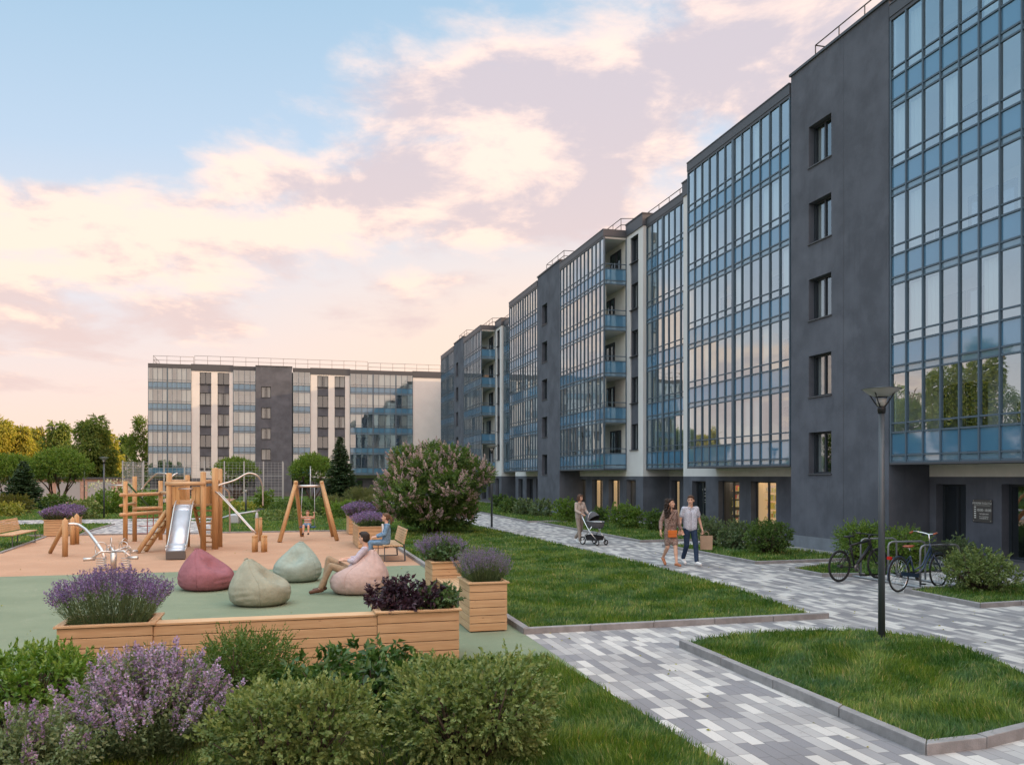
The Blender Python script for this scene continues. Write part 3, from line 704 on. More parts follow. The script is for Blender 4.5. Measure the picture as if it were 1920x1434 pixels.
def flush(ws, fc, par):
    for k in ws:
        if ws[k].v: ws[k].build('wall', M[wallmats[k]], par)
        ws[k] = fc.mb()
def tower(a0, a1, win=True):
    fc = FM; holes = []
    c = a0+(a1-a0)*.80 if False else None
    w0 = a0+(a1-a0)*.545; w1 = w0+1.12
    for k in range(5): holes.append((w0, w1, 2.37+ST*k, 3.64+ST*k))
    fc.wall(walls['dark'], a0, a1, PT-.03, .42, 15.12, holes, .2)
    for a in (a0, a1):                              # flanks of the tower
        walls['dark'].add([fc.pt(a, PT-.03, 0), fc.pt(a, 18.2, 0), fc.pt(a, 18.2, 15.12), fc.pt(a, PT-.03, 15.12)], [(0,1,2,3)])
    for h in holes: window(fc, MAIN, h[0], h[1], h[2], h[3], PT-.03+.19, 2, curtain=.9)
    b = fc.mb(); fc.box(b, a0-.05, a1+.05, PT-.08, 20, 15.122, 15.2); b.build('coping', M['coping'], MAIN)
    b = fc.mb(); fc.box(b, a0+.002, a1-.002, PT-.045, PT-.002, 0, .42); b.build('plinth', M['render_plinth'], MAIN)
    b = fc.mb(); a = a0+(a1-a0)*.42; fc.box(b, a-.006, a+.006, PT-.034, PT-.028, .45, 15.1); b.build('joint', M['coping'], MAIN)
    flush(walls, FM, MAIN)
    railing(fc, MAIN, [(a1-.75, 19), (a1-.75, PT+.35), (a0+.3, PT+.35), (a0+.3, 19)], 15.2, .62)
def white_wall(a0, a1, flip=False, lit=False):
    "white wall with one column of dark windows and dark panels between them"
    fc = FM; W = a1-a0; w0 = a0+W*.29; w1 = a0+W*.77
    holes = [(w0, w1, 3.62+ST*k, 4.92+ST*k) for k in range(5)]
    b = walls['white']; fc.quad(b, a0, w0, PW, GZ, 14.62); fc.quad(b, w1, a1, PW, GZ, 14.62); fc.quad(b, w0, w1, PW, GZ, 3.62); fc.quad(b, w0, w1, PW, 14.40, 14.62)
    fc.wall(walls['dark'], w0, w1, PW+.05, 3.62, 14.40, holes, .15)
    for x in (w0, w1): b.add([fc.pt(x, PW, 3.62), fc.pt(x, PW+.05, 3.62), fc.pt(x, PW+.05, 14.4), fc.pt(x, PW, 14.4)], [(0,1,2,3)])
    for h in holes: window(fc, MAIN, *h, PW+.16, 2, curtain=.5)
    for x in (a0, a1): b.add([fc.pt(x, PW, GZ), fc.pt(x, 18.3, GZ), fc.pt(x, 18.3, 14.62), fc.pt(x, PW, 14.62)], [(0,1,2,3)])
    for x in (a0, a1): walls['dark'].add([fc.pt(x, PW, 0), fc.pt(x, 18.3, 0), fc.pt(x, 18.3, GZ), fc.pt(x, PW, GZ)], [(0,1,2,3)])
    c = fc.mb(); fc.box(c, a0-.03, a1+.03, PW-.05, 19, 14.62, 15.2); fc.box(c, a0-.05, a1+.05, PW-.08, 19.02, 15.203, 15.26); c.build('coping', M['coping'], MAIN); flush(walls, FM, MAIN)
def ground(a0, a1, openings, p=PW, lit=()):
    fc = FM; fc.wall(walls['dark'], a0, a1, p, 0, GZ, openings, .3)
    for i, h in enumerate(openings):
        l = i in lit; dr = h[2] < .1
        shop(fc, MAIN, h[0], h[1], h[2], h[3], p+.22, 2 if h[1]-h[0] > .8 else 1, l, dr)
    flush(walls, FM, MAIN)
PER = 28.38
for mi, s0 in enumerate((19.25-PER, 19.25, 19.25+PER, 19.25+2*PER)):
    tower(s0, s0+4.55)
    b0 = s0+4.6; near_lit = mi in (1, 2)
    if mi < 3:
        c0, c1 = b0, b0+7.2
        bay(FM, MAIN, c0, c1, PT, PW, 12, (6,))                                     # bay beyond the tower
        w0, w1 = c1, c1+2.9; e0, e1 = w1, w1+4.35; f0 = e1; f1 = s0+PER-7.25
        g0, g1 = s0+PER-7.25, s0+PER-.05
        white_wall(w0, w1); white_wall(f0, f1)
        bay(FM, MAIN, e0+.01, e1-.01, PE, 18.3, 7, (4,))
        bay(FM, MAIN, g0, g1, PT, PW, 12, (), side=g0)
        # walls behind the bays
        for a0, a1, p in ((c0, c1, PW), (g0, g1, PW)):
            FM.quad(walls['cream'], a0-.0, a1+.0, p, GZ, 14.5); flush(walls, FM, MAIN)
        FM.quad(walls['cream'], e0, e1, 18.3, GZ, 14.5); flush(walls, FM, MAIN)
        # ground floor
        o_ = (mi-1)*PER
        def op(p0, p1, z0, p=PW): return (fs(p1, p)+o_, fs(p0, p)+o_, z0, 2.1 if z0 > .1 else 2.08)
        ground(c0, w1, [op(1408, 1455, .25), op(1347, 1386, .25), op(1297.5, 1323, .03)], lit=(0, 1) if mi == 1 else ())
        ground(e0, e1, [op(1259, 1275, .03, 18.3), op(1236, 1246, .25, 18.3)], 18.3, lit=(0,) if mi == 1 else ())
        ground(f0, g1, [op(1174.5, 1192, .25), op(1141, 1161, .25), op(1110, 1129, .25), op(1086.5, 1098, .25)] if mi else
               [(fs(1811, PW), fs(1755, PW), .03, 2.08), (fs(1945, PW), fs(1878, PW), .27, 2.1), (f0+.55, f0+1.2, .25, 2.0)], lit=(0, 1, 2, 3) if mi == 1 else ())
        railing(FM, MAIN, [(c0+.3, PT+1.3), (c1-.1, PT+1.3), (c1+.05, 17.6), (f1-.1, 17.6), (g0+.2, PT+1.0), (g1-.3, PT+1.0)], 14.95, .66)
    else:
        c0, c1 = b0, b0+7.2
        bay(FM, MAIN, c0, c1, PT, PW, 12, (6,)); FM.quad(walls['cream'], c0, c1, PW, GZ, 14.5); ground(c0, c1+.2, [(c0+1.15, c0+2.2, .25, 2.0)])
flush(walls, FM, MAIN)
b = FM.mb(); FM.box(b, 19.25-PER, 99, 18.9, 31, 0, 14.9); b.build('roof_block', M['render_dark'], MAIN)

# --- the block across the end of the courtyard
FF = Fac('s', -.22, (1, 100.1, 0))
FAR = thing('apartment_building', 'six-storey grey and white apartment block closing the far end of the courtyard', 'building', wl(1, 100.1), A)
fw = {k: FF.mb() for k in ('dark', 'white', 'cream')}; SP = 100.1
def X(px): return fd(px, SP)
def far_bay(p0, p1, npan, wide=()):
    a0, a1 = X(p0), X(p1); bay(FF, FAR, a0, a1, SP, SP+1.2, npan, wide); FF.quad(fw['cream'], a0, a1, SP+1.2, GZ, 14.6)
    FF.wall(fw['dark'], a0, a1, SP+1.2, 0, GZ, [(a0+.8, a0+1.6, .3, 2.0)], .3); window(FF, FAR, a0+.8, a0+1.6, .3, 2.0, SP+1.4, 1, curtain=0); flush(fw, FF, FAR)
def far_white(p0, p1, strips):
    a0, a1 = X(p0), X(p1); hs = [(X(q0), X(q1)) for q0, q1 in strips]; x = a0; p = SP+.05
    zs = GZ
    for h in hs:
        FF.quad(fw['white'], x, h[0], p, zs, 14.3); x = h[1]
        FF.quad(fw['white'], h[0], h[1], p, zs, 3.05); FF.quad(fw['white'], h[0], h[1], p, 14.15, 14.3)
        holes = [(h[0], h[1], 3.37+ST*k, 4.75+ST*k) for k in range(5)]
        FF.wall(fw['dark'], h[0], h[1], p+.05, 3.05, 14.15, holes, .15)
        for q in holes: window(FF, FAR, *q, p+.17, 2, curtain=.6, pane='glass_window')
        flush(fw, FF, FAR)
    FF.quad(fw['white'], x, a1, p, zs, 14.3); FF.wall(fw['dark'], a0, a1, p, 0, GZ, [], .2)
    for a in (a0, a1): fw['white'].add([FF.pt(a, p, zs), FF.pt(a, p+1.2, zs), FF.pt(a, p+1.2, 14.3), FF.pt(a, p, 14.3)], [(0,1,2,3)])
    c = FF.mb(); FF.box(c, a0-.03, a1+.03, p-.05, SP+2, 14.3, 15.05); c.build('coping', M['coping'], FAR); flush(fw, FF, FAR)
far_bay(277.5, 358.7, 9, (4,)); far_white(358.75, 437, ((374.4,396),(408,429.7))); far_bay(437.2, 479.5, 4)
a0, a1 = X(479.7), X(547.5); hs = [(X(490), X(508), 1.95+ST*k, 3.2+ST*k) for k in range(1, 5)]
FF.wall(fw['dark'], a0, a1, SP-.4, 0, 15.0, hs, .2)
for h in hs: window(FF, FAR, *h, SP-.4+.19, 2, curtain=.9)
for a in (a0, a1): fw['dark'].add([FF.pt(a, SP-.4, 0), FF.pt(a, SP+1.2, 0), FF.pt(a, SP+1.2, 15), FF.pt(a, SP-.4, 15)], [(0,1,2,3)])
c = FF.mb(); FF.box(c, a0-.04, a1+.04, SP-.45, SP+2, 15.0, 15.08); c.build('coping', M['coping'], FAR); flush(fw, FF, FAR)
far_bay(549, 582, 3); far_white(582.2, 656, ((595,615.6),(627.5,647))); far_bay(656.2, 774, 11, (4, 8))
far_white(774.3, 840, ())
flush(fw, FF, FAR)
b = FF.mb(); FF.box(b, X(277.5), X(840), SP+1.6, SP+13, 0, 14.6); b.build('roof_block', M['render_dark'], FAR)
railing(FF, FAR, [(X(284), SP+6), (X(286), SP+.6), (X(362), SP+.6)], 14.95, .95, 1.4)
railing(FF, FAR, [(X(364), SP+.6), (X(690), SP+.6)], 15.05, 1.0, 1.4); railing(FF, FAR, [(X(692), SP+.8), (X(828), SP+.8)], 14.95, 1.0, 1.4)
# low brick garages far behind the left trees
gr = thing('garage', 'low pale brick garage row seen under the round-crowned trees', 'garage', (-45, 78, 0))
b = MB(); b.box(-7, 8, 0, 4, 0, 2.0); b.build('wall', M['bin_wall'], gr)
b = MB(); b.box(-7.2, 8.2, -.2, 4.2, 2.003, 2.15); b.build('roof', M['coping'], gr)
b = MB()
for k in range(5): b.box(-6+k*2.9, -3.8+k*2.9, -.03, -.003, .05, 1.75)
b.build('garage_door', M['galv'], gr)
# ---------------------------------------------------------------- plants
def leaf_geo(P, D, L, W, r, fold=.28, quadish=False):
    "folded leaf blades: base points P, directions D, lengths L, widths W"
    n = len(P); side = unit(np.cross(D, r.normal(size=(n, 3)))); nr = np.cross(D, side)
    L = L[:,None]; W = W[:,None]
    a = P+D*L*.42+side*W/2+nr*W*fold; b = P+D*L*.42-side*W/2+nr*W*fold; tip = P+D*L-nr*L*.08
    V = np.stack([P, a, tip, b], 1).reshape(-1, 3); k = np.arange(n)[:,None]*4
    T = np.concatenate([k+np.array([0,1,2]), k+np.array([0,2,3])], 1).reshape(-1, 3); return V, T
def merge(parts):
    Vs, Ts, Rs, o = [], [], [], 0
    for V, T, Rn in parts: Vs.append(V); Ts.append(T+o); Rs.append(Rn); o += len(V)
    return np.concatenate(Vs), np.concatenate(Ts), np.concatenate(Rs)
def sample_lobes(r, lobes, n, inner=.72, upbias=.15):
    "points and outward directions near the skin of several ellipsoids (cx, cy, cz, rx, ry, rz)"
    lb = np.array(lobes, float); w = lb[:,3]*lb[:,4]+lb[:,5]*lb[:,3]; idx = r.choice(len(lb), n, p=w/w.sum()); q = lb[idx]
    u = unit(r.normal(size=(n, 3))); rad = r.uniform(inner**3, 1, n)**(1/3)*(1+r.normal(0, .05, n))
    P = q[:,:3]+u*q[:,3:6]*rad[:,None]; D = unit(u/q[:,3:6]*q[:,3:4]+np.array([0, 0, upbias])); return P, D
def twigs(r, lobes, n, per, tl, L, W, splay=.7, inner=.7, up=.3, zmin=.02, droop=0.):
    P, D = sample_lobes(r, lobes, n, inner, up); k = P[:,2] > zmin; P, D = P[k], D[k]; n = len(P)
    D = unit(D+r.normal(0, .25, (n, 3))); T_ = tl*r.uniform(.6, 1.3, n); base = r.random(n)
    t = np.tile(np.linspace(0, 1, per), n); Pi = np.repeat(P, per, 0); Di = np.repeat(D, per, 0)
    Q = Pi+Di*(t*np.repeat(T_, per))[:,None]
    d = unit(Di*(.35+.6*t[:,None])+unit(r.normal(size=(n*per, 3)))*splay*(1-.45*t[:,None])+np.array([0,0,-droop]))
    s = r.uniform(.65, 1.2, n*per)*(1-.35*t); V, T = leaf_geo(Q, d, L*s, W*s, r)
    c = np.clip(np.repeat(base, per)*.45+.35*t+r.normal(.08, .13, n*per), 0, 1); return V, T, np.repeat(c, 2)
def spikes(r, base, top, bloom, nb, size, narrow=.012):
    "flower spikes: whorls of small petals along the upper part of each stem"
    n = len(base); t = r.uniform(1-bloom, 1, (n, nb)); P = base[:,None]+(top-base)[:,None]*t[...,None]
    taper = 1.15-(t-(1-bloom))/bloom*.8; o = unit(r.normal(size=(n*nb, 3))).reshape(n, nb, 3); P = P+o*(narrow*taper)[...,None]
    P = P.reshape(-1, 3); D = unit(o.reshape(-1, 3)+np.array([0,0,.6])); s = size*r.uniform(.7, 1.3, len(P))
    V, T = leaf_geo(P, D, s, s*.75, r); c = np.clip(np.repeat(r.random(n), nb)*.5+r.random(len(P))*.5, 0, 1); return V, T, np.repeat(c, 2)
def stems(r, base, top, w=.004, bend=.06):
    n = len(base); mid = (base+top)/2+r.normal(0, bend, (n, 3))*np.array([1,1,.2])*np.linalg.norm(top-base, axis=1)[:,None]*.3
    s = unit(np.cross(top-base, r.normal(size=(n, 3))))*w/2
    V = np.stack([base-s, base+s, mid-s, mid+s, top-s*.5, top+s*.5], 1).reshape(-1, 3); k = np.arange(n)[:,None]*6
    T = np.concatenate([k+np.array(q) for q in ([0,1,3],[0,3,2],[2,3,5],[2,5,4])], 1).reshape(-1, 3); return V, T, np.repeat(r.random(n), 4)
def core(lobes, f=.62, seed=0):
    "a dark twiggy heart so that no daylight passes straight through"
    b = MB(); rr = random.Random(seed)
    for (x, y, z, a, c, h) in lobes:
        for k in range(9):
            u = Vector((rr.gauss(0,1), rr.gauss(0,1), rr.gauss(.6,1))).normalized()
            e = Vector((x+u.x*a*.85, y+u.y*c*.85, max(.05, z+u.z*h*.85))); s_ = Vector((x*.4, y*.4, 0)); m_ = s_.lerp(e, .5)+Vector((rr.uniform(-.1,.1)*a, rr.uniform(-.1,.1)*a, 0))
            b.tube([s_, m_, e], [max(.006, a*.03), max(.005, a*.022), .004], 5)
    return b
def shrub(label, loc, w, h, style='mid', seed=1, name='shrub', group=None, lobes=None, dens=1., cat='shrub', dome=False, zmin=.03):
    r = np.random.default_rng(seed); rr = random.Random(seed); loc = Vector(loc); dist = max(6, math.hypot(loc.x, loc.y))
    o = thing(name, label, cat, loc, 0, group)
    if lobes is None:
        if dome: lobes = [(0, 0, h*.47, w*.5, w*.46, h*.53)]
        else:
            lobes = [(0, 0, h*.45, w*.36, w*.34, h*.5)]
            for k in range(7):
                a = k*2*pi/7+rr.uniform(-.3, .3); q = rr.uniform(.26, .40); s_ = rr.uniform(.2, .27)
                lobes.append((cos(a)*w*q*.8, sin(a)*w*q*.8, h*rr.uniform(.3, .62), w*s_, w*s_, h*rr.uniform(.28, .36)))
    px = F/dist*.53                                  # render pixels per metre
    area = sum(l[3]*l[5] for l in lobes)*pi
    LL, WW, splay, droop, tl, mt = {'mid': (.055,.024,.8,.1,.09,'leaf_mid'), 'glossy': (.075,.032,.75,0,.12,'leaf_glossy'), 'olive': (.052,.030,.72,0,.11,'leaf_olive'),
        'grey': (.035,.018,.8,0,.09,'leaf_grey'), 'dark': (.12,.055,.9,.45,.12,'leaf_dark'), 'upright': (.045,.018,.6,0,.16,'leaf_mid'), 'bright': (.06,.028,.8,.1,.1,'leaf_bright'),
        'yellow': (.05,.025,.8,.1,.1,'leaf_yellow'), 'brownish': (.06,.02,.5,0,.14,'leaf_brownish'), 'ornamental': (.28,.012,.35,.15,.12,'ornamental'), 'feather': (.03,.012,.8,0,.14,'leaf_bright'),
        'purple': (.10,.045,.9,.5,.10,'leaf_purple'), 'basil': (.085,.042,.9,.45,.09,'leaf_basil')}[style]
    per = 9; gs = max(1., 2.6/(LL*px))               # leaves grow with distance so that they stay visible
    Lf, Wf = LL*gs, WW*gs*1.15; n = int(min(15000, max(160, dens*8.5*area/(Lf*Wf*per))))
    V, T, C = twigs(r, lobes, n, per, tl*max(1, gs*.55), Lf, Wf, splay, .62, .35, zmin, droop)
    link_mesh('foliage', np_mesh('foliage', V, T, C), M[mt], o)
    if dist < 32: core(lobes, seed=seed).build('stems', M['bark'], o)
    return o
def lavender(label, loc, w, d, h, n=420, seed=1, group=None, rotz=A, z0=0, spread=.35, mt='flower_lavender', name='lavender', bloom=.26, petal=.016, cover=None, nb=14):
    r = np.random.default_rng(seed); o = thing(name, label, 'lavender', loc, rotz, group); dist = math.hypot(loc[0], loc[1]); g_ = max(1, dist/13)
    n = int(n/g_**.8)
    u = r.uniform(-1, 1, n); v = r.uniform(-1, 1, n); base = np.stack([u*w*.40, v*d*.40, np.full(n, 0.)], 1)
    hh = h*(1-.28*(u*u+v*v*.6))*r.uniform(.80, 1.1, n)
    top = np.stack([u*(w*.5+spread*h)+r.normal(0, .03, n), v*(d*.5+spread*h)+r.normal(0, .03, n), hh], 1)
    Vs = [stems(r, base, top, .0035*g_)]
    # narrow leaves in the lower two thirds
    m = n*16; k = r.integers(0, n, m); t = r.uniform(.02, .72, m)**.9; P = base[k]+(top-base)[k]*t[:,None]+r.normal(0, .014, (m, 3))
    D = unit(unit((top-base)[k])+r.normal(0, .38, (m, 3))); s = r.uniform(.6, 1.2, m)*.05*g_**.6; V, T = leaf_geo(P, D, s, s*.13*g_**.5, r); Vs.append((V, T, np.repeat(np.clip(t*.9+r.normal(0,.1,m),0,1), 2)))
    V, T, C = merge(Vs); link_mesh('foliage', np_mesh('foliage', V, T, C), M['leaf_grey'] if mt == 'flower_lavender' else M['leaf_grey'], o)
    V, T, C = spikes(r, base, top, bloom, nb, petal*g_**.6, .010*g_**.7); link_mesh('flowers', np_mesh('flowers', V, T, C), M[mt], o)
    return o
def catmint(label, loc, w, h, n=260, seed=1, bloomf=.5):
    r = np.random.default_rng(seed); o = thing('catmint', label, 'flowering plant', loc, 0)
    u = r.normal(0, .5, n); v = r.normal(0, .5, n); q = np.sqrt(u*u+v*v); k = np.maximum(1, q); u /= k; v /= k
    base = np.stack([u*w*.18, v*w*.18, np.zeros(n)], 1); hh = h*(1-.35*(u*u+v*v))*r.uniform(.62, 1.08, n)
    top = np.stack([u*w*.5+r.normal(0, .04, n), v*w*.5+r.normal(0, .04, n), hh], 1)
    Vs = [stems(r, base, top, .006)]; m = n*46; k = r.integers(0, n, m); t = r.uniform(.1, .93, m); P = base[k]+(top-base)[k]*t[:,None]+r.normal(0, .02, (m, 3))
    D = unit(unit((top-base)[k])*.4+r.normal(0, .6, (m, 3))); s = r.uniform(.6, 1.2, m)*.042; V, T = leaf_geo(P, D, s, s*.5, r); Vs.append((V, T, np.repeat(np.clip(t*.8+r.normal(0,.15,m),0,1), 2)))
    V, T, C = merge(Vs); link_mesh('foliage', np_mesh('foliage', V, T, C), M['leaf_grey'], o)
    f = r.random(n) < bloomf; V, T, C = spikes(r, base[f], top[f], .36, 85, .022, .024); link_mesh('flowers', np_mesh('flowers', V, T, C), M['flower_mauve'], o)
    return o
def limbs(b, rr, p, d, L, r0, depth, tips, spread=.6, up=.25):
    e = p+d*L; m = p.lerp(e, .5)+Vector((rr.uniform(-1,1), rr.uniform(-1,1), 0))*L*.06; b.tube([p, m, e], [r0, r0*.85, r0*.7], 7)
    if depth == 0: tips.append(e); return
    for k in range(rr.choice((2, 3))):
        q = (d+Vector((rr.uniform(-1,1), rr.uniform(-1,1), rr.uniform(-.2, .5)+up))*spread).normalized(); limbs(b, rr, e, q, L*rr.uniform(.62, .85), r0*.62, depth-1, tips, spread, up)
def tree(label, loc, h, w, style, seed, group=None, name='tree', cat='tree', dens=1.):
    r = np.random.default_rng(seed); rr = random.Random(seed); loc = Vector(loc); o = thing(name, label, cat, loc, 0, group); dist = math.hypot(loc.x, loc.y); px = F/dist*.53
    tb = MB(); s_ = max(.05, 1.55/px)
    if style == 'spruce':
        tb.tube([(0,0,0),(0,0,h*.5),(0,0,h*.97)], [w*.05, w*.03, .01], 7); Ps = []; Ds = []
        nl = int(h*6.5)
        for i in range(nl):
            f = (i+.5)/nl; z = h*(.04+.94*f); R_ = w*.5*(1-f)**.85+.03; nb_ = int(10+16*(1-f))
            for k in range(nb_):
                a = rr.uniform(0, 2*pi); RR = R_*rr.uniform(.7, 1.1); m = max(4, int(RR/(s_*.55)))
                t = np.linspace(.12, 1, m); wdt = .22*RR*(1-t*.7)
                for sgn in (-1, 0, 1):
                    x = cos(a)*RR*t-sin(a)*wdt*sgn; y = sin(a)*RR*t+cos(a)*wdt*sgn; zz = z-RR*.34*t+RR*.20*t*t*t
                    Ps.append(np.stack([x, y, zz], 1)); Ds.append(np.tile([cos(a)-.6*sgn*sin(a), sin(a)+.6*sgn*cos(a), -.15], (m, 1)))
        P = np.concatenate(Ps); D = unit(np.concatenate(Ds)+r.normal(0, .35, (len(P), 3))); s = s_*1.5*r.uniform(.7, 1.3, len(P))
        V, T = leaf_geo(P, D, s, s*.42, r); C = np.clip(r.normal(.45, .22, len(P)), 0, 1); mt = 'leaf_spruce'
    elif style == 'umbrella':
        tips = []
        for k in range(5):
            a = k*2*pi/5+rr.uniform(-.4, .4); limbs(tb, rr, Vector((cos(a)*.08, sin(a)*.08, 0)), Vector((cos(a)*.55, sin(a)*.55, 1)).normalized(), h*.30, w*.018, 2, tips, .55, .3)
        lobes = [(0, 0, h*.69, w*.43, w*.43, h*.26)]
        for k in range(34):
            a = k*2.4; q = w*(.02+.40*sqrt(k/34)); lobes.append((cos(a)*q, sin(a)*q, h*(.91-.36*(q/(w*.45))**2.6)+rr.uniform(-.015,.015)*h, w*.10, w*.10, h*.085))
        n = int(dens*2.6*sum(l[3]*l[5] for l in lobes)*pi/(s_*s_*.5*8)); V, T, C0 = twigs(r, lobes, min(int(n*2.2), 16000), 8, s_*2.0, s_*1.4, s_*.6, .7, .72, .5, h*.45)
        C = C0[::2]; mt = 'leaf_bright'
        link_mesh('crown', np_mesh('crown', V, T, C0), M[mt], o); tb.build('trunk', M['bark'], o); return o
    else:                                           # weeping or rounded background trees
        limbs(tb, rr, Vector((0,0,0)), Vector((rr.uniform(-.05,.05), 0, 1)).normalized(), h*.36, w*.025, 3, tips := [], .42, .55)
        lobes = []
        for k in range(26):
            f = rr.uniform(.18, .95); q = w*.5*math.sin(pi*min(1, (f*.82+.14)))**.7*rr.uniform(.25, .95); a = rr.uniform(0, 2*pi); s2 = w*rr.uniform(.10, .19)
            lobes.append((cos(a)*q, sin(a)*q, h*f, s2, s2, s2*(1.6 if style in ('weeping', 'golden') else .9)))
        lobes.append((0, 0, h*.55, w*.25, w*.25, h*.36))
        mt = {'weeping': 'leaf_birch', 'golden': 'leaf_golden', 'round': 'leaf_birch', 'darkround': 'leaf_mid'}[style]
        dr = 1.3 if style in ('weeping', 'golden') else .1; n = int(dens*2.2*sum(l[3]*l[5] for l in lobes)*pi/(s_*s_*.6*6))
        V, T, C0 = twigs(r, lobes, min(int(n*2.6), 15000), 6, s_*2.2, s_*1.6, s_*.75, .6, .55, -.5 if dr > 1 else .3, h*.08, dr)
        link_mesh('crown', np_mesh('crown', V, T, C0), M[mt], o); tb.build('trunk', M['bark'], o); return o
    link_mesh('crown', np_mesh('crown', V, T, np.repeat(C, 2)), M[mt], o); tb.build('trunk', M['bark'], o); return o
def P_(px, py, z=0.): return g(px, py, z)
def sized(pxw, pyt, Y): return pxw*Y/F, H-(pyt-HOR)*Y/F      # width and top height at distance Y

# foreground shrubs
def fore(label, pxc, pxw, pyt, Y, style, seed, **k):
    w, h = sized(pxw, pyt, Y); return shrub(label, ((pxc-CX)/F*Y, Y, .03), w, h-.03, style, seed, **k)
fore('bright glossy-leaved shrub at the left edge in front of the long planter', 60, 270, 1212, 7.9, 'glossy', 11)
fore('upright green shrub with tall shoots in front of the long planter', 452, 225, 1185, 8.1, 'upright', 12)
fore('dark shrub with broad drooping leaves in front of the plank wall', 668, 235, 1200, 7.7, 'dark', 13)
fore('pale olive small-leaved shrub between the mauve flowers and the big round shrub', 545, 320, 1268, 6.25, 'olive', 14, dens=1.15)
fore('big round olive-green shrub beside the paved path', 880, 310, 1228, 6.75, 'olive', 15, dome=False, dens=1.2)
w_, h_ = sized(300, 1215, 6.9); catmint('tall catmint with mauve flower spikes in the front bed', ((285-CX)/F*6.9, 6.9, .03), w_*1.1, h_, 330, 21, .62)
w_, h_ = sized(240, 1325, 6.0); catmint('low grey-green catmint in the bottom left corner', ((60-CX)/F*6.0, 6.0, .03), w_, h_, 230, 22, .16)

# shrubs of the middle distance: (label, centre px, width px, top py, base py, style, name)
MID = [
 ('brownish-yellow clipped hedge at the far left', 22, 80, 929, 962, 'brownish', 'hedge'),
 ('pale variegated shrub in front of the brownish hedge', 15, 60, 945, 967, 'yellow', 'shrub'),
 ('low dark green shrub under the round-crowned tree', 110, 66, 926, 956, 'mid', 'shrub'),
 ('olive-green round shrub behind the left lavender planters', 160, 56, 934, 972, 'olive', 'shrub'),
 ('broad bright green shrub with cream flowers by the small lamp', 208, 96, 914, 962, 'bright', 'shrub'),
 ('bright green shrub half hidden behind the log posts', 268, 80, 918, 957, 'bright', 'shrub'),
 ('column-shaped green shrub by the corner of the mesh fence', 494, 34, 911, 953, 'bright', 'shrub'),
 ('low yellow-green hedge in front of the mesh fence', 440, 92, 943, 956, 'yellow', 'hedge'),
 ('long dense green hedge behind the swing', 545, 90, 936, 966, 'mid', 'hedge'),
 ('dense green shrub right of the hedge behind the swing', 608, 70, 936, 966, 'mid', 'shrub'),
 ('low spreading green plants at the lawn edge behind the swing', 545, 130, 961, 975, 'olive', 'shrub'),
 ('green mound under the tall spruce', 640, 72, 938, 970, 'bright', 'shrub'),
 ('tall tuft of feathery grass right of the spruce', 678, 60, 914, 956, 'ornamental', 'grass_clump'),
 ('sandy feathery grass clump behind the violet lavender', 700, 52, 930, 962, 'ornamental', 'grass_clump'),
 ('small grass clump at the foot of the spruce', 628, 46, 930, 966, 'ornamental', 'grass_clump'),
 ('far dark shrub behind the lamp on the promenade', 938, 30, 928, 952, 'mid', 'shrub'),
 ('second round shrub along the far building front', 955, 36, 932, 962, 'mid', 'shrub'),
 ('small grey-green round shrub third from the far lamp', 983, 36, 938, 965, 'grey', 'shrub'),
 ('grey-green round shrub at the foot of the second dark tower', 1014, 48, 939, 968, 'grey', 'shrub'),
 ('light green bushy shrub behind the woman with the pram', 1062, 46, 932, 978, 'bright', 'shrub'),
 ('small dark shrub seen just right of the pram hood', 1124, 30, 952, 982, 'mid', 'shrub'),
 ('pair of merged green shrubs under the lit shop windows', 1176, 74, 944, 991, 'bright', 'shrub'),
 ('round dark green shrub left of the curly-haired woman', 1232, 42, 954, 996, 'mid', 'shrub'),
 ('green shrub behind the man with the paper bag', 1335, 62, 972, 1024, 'grey', 'shrub'),
 ('grey-green shrub under the lit book shop window', 1380, 70, 978, 1030, 'grey', 'shrub'),
 ('large round green shrub at the corner of the dark tower', 1440, 82, 974, 1040, 'mid', 'shrub'),
 ('feathery light green shrub behind the black bicycle', 1615, 90, 982, 1052, 'feather', 'shrub'),
 ('feathery light green shrub behind the cycle stands', 1690, 90, 990, 1062, 'feather', 'shrub'),
 ('small grey-green shrub behind the bicycle basket', 1795, 60, 1010, 1066, 'grey', 'shrub'),
 ('large pale green round shrub beside the blue bicycle', 1838, 132, 1030, 1112, 'olive', 'shrub'),
]
for i, (lb, pc, pw, pt, pb, st, nm) in enumerate(MID):
    q = P_(pc, pb, .04); w_, h_ = sized(pw, pt, q.y); q.z = .03 if q.x > -6 else 0
    q.y += w_*.35; q.x = (pc-CX)/F*q.y
    shrub(lb, q, w_*1.04, h_, st, 40+i, name=nm, cat={'grass_clump': 'ornamental grass'}.get(nm, nm), dens=.8)
# cream blossoms on the broad shrub belong to it
for o in list(COL.objects):
    if o.get('label', '').startswith('broad bright green'):
        r = np.random.default_rng(3); P, D = sample_lobes(r, [(0, 0, 1.3, 1.5, 1.3, .75)], 240, .95, .4); P = P[P[:,2] > 1.3]; D = unit(r.normal(size=P.shape)+[0,0,1]); s = np.full(len(P), .13)
        V, T = leaf_geo(P, D, s, s, r); link_mesh('flowers', np_mesh('flowers', V, T, r.random(len(T))), M['flower_cream'], o)

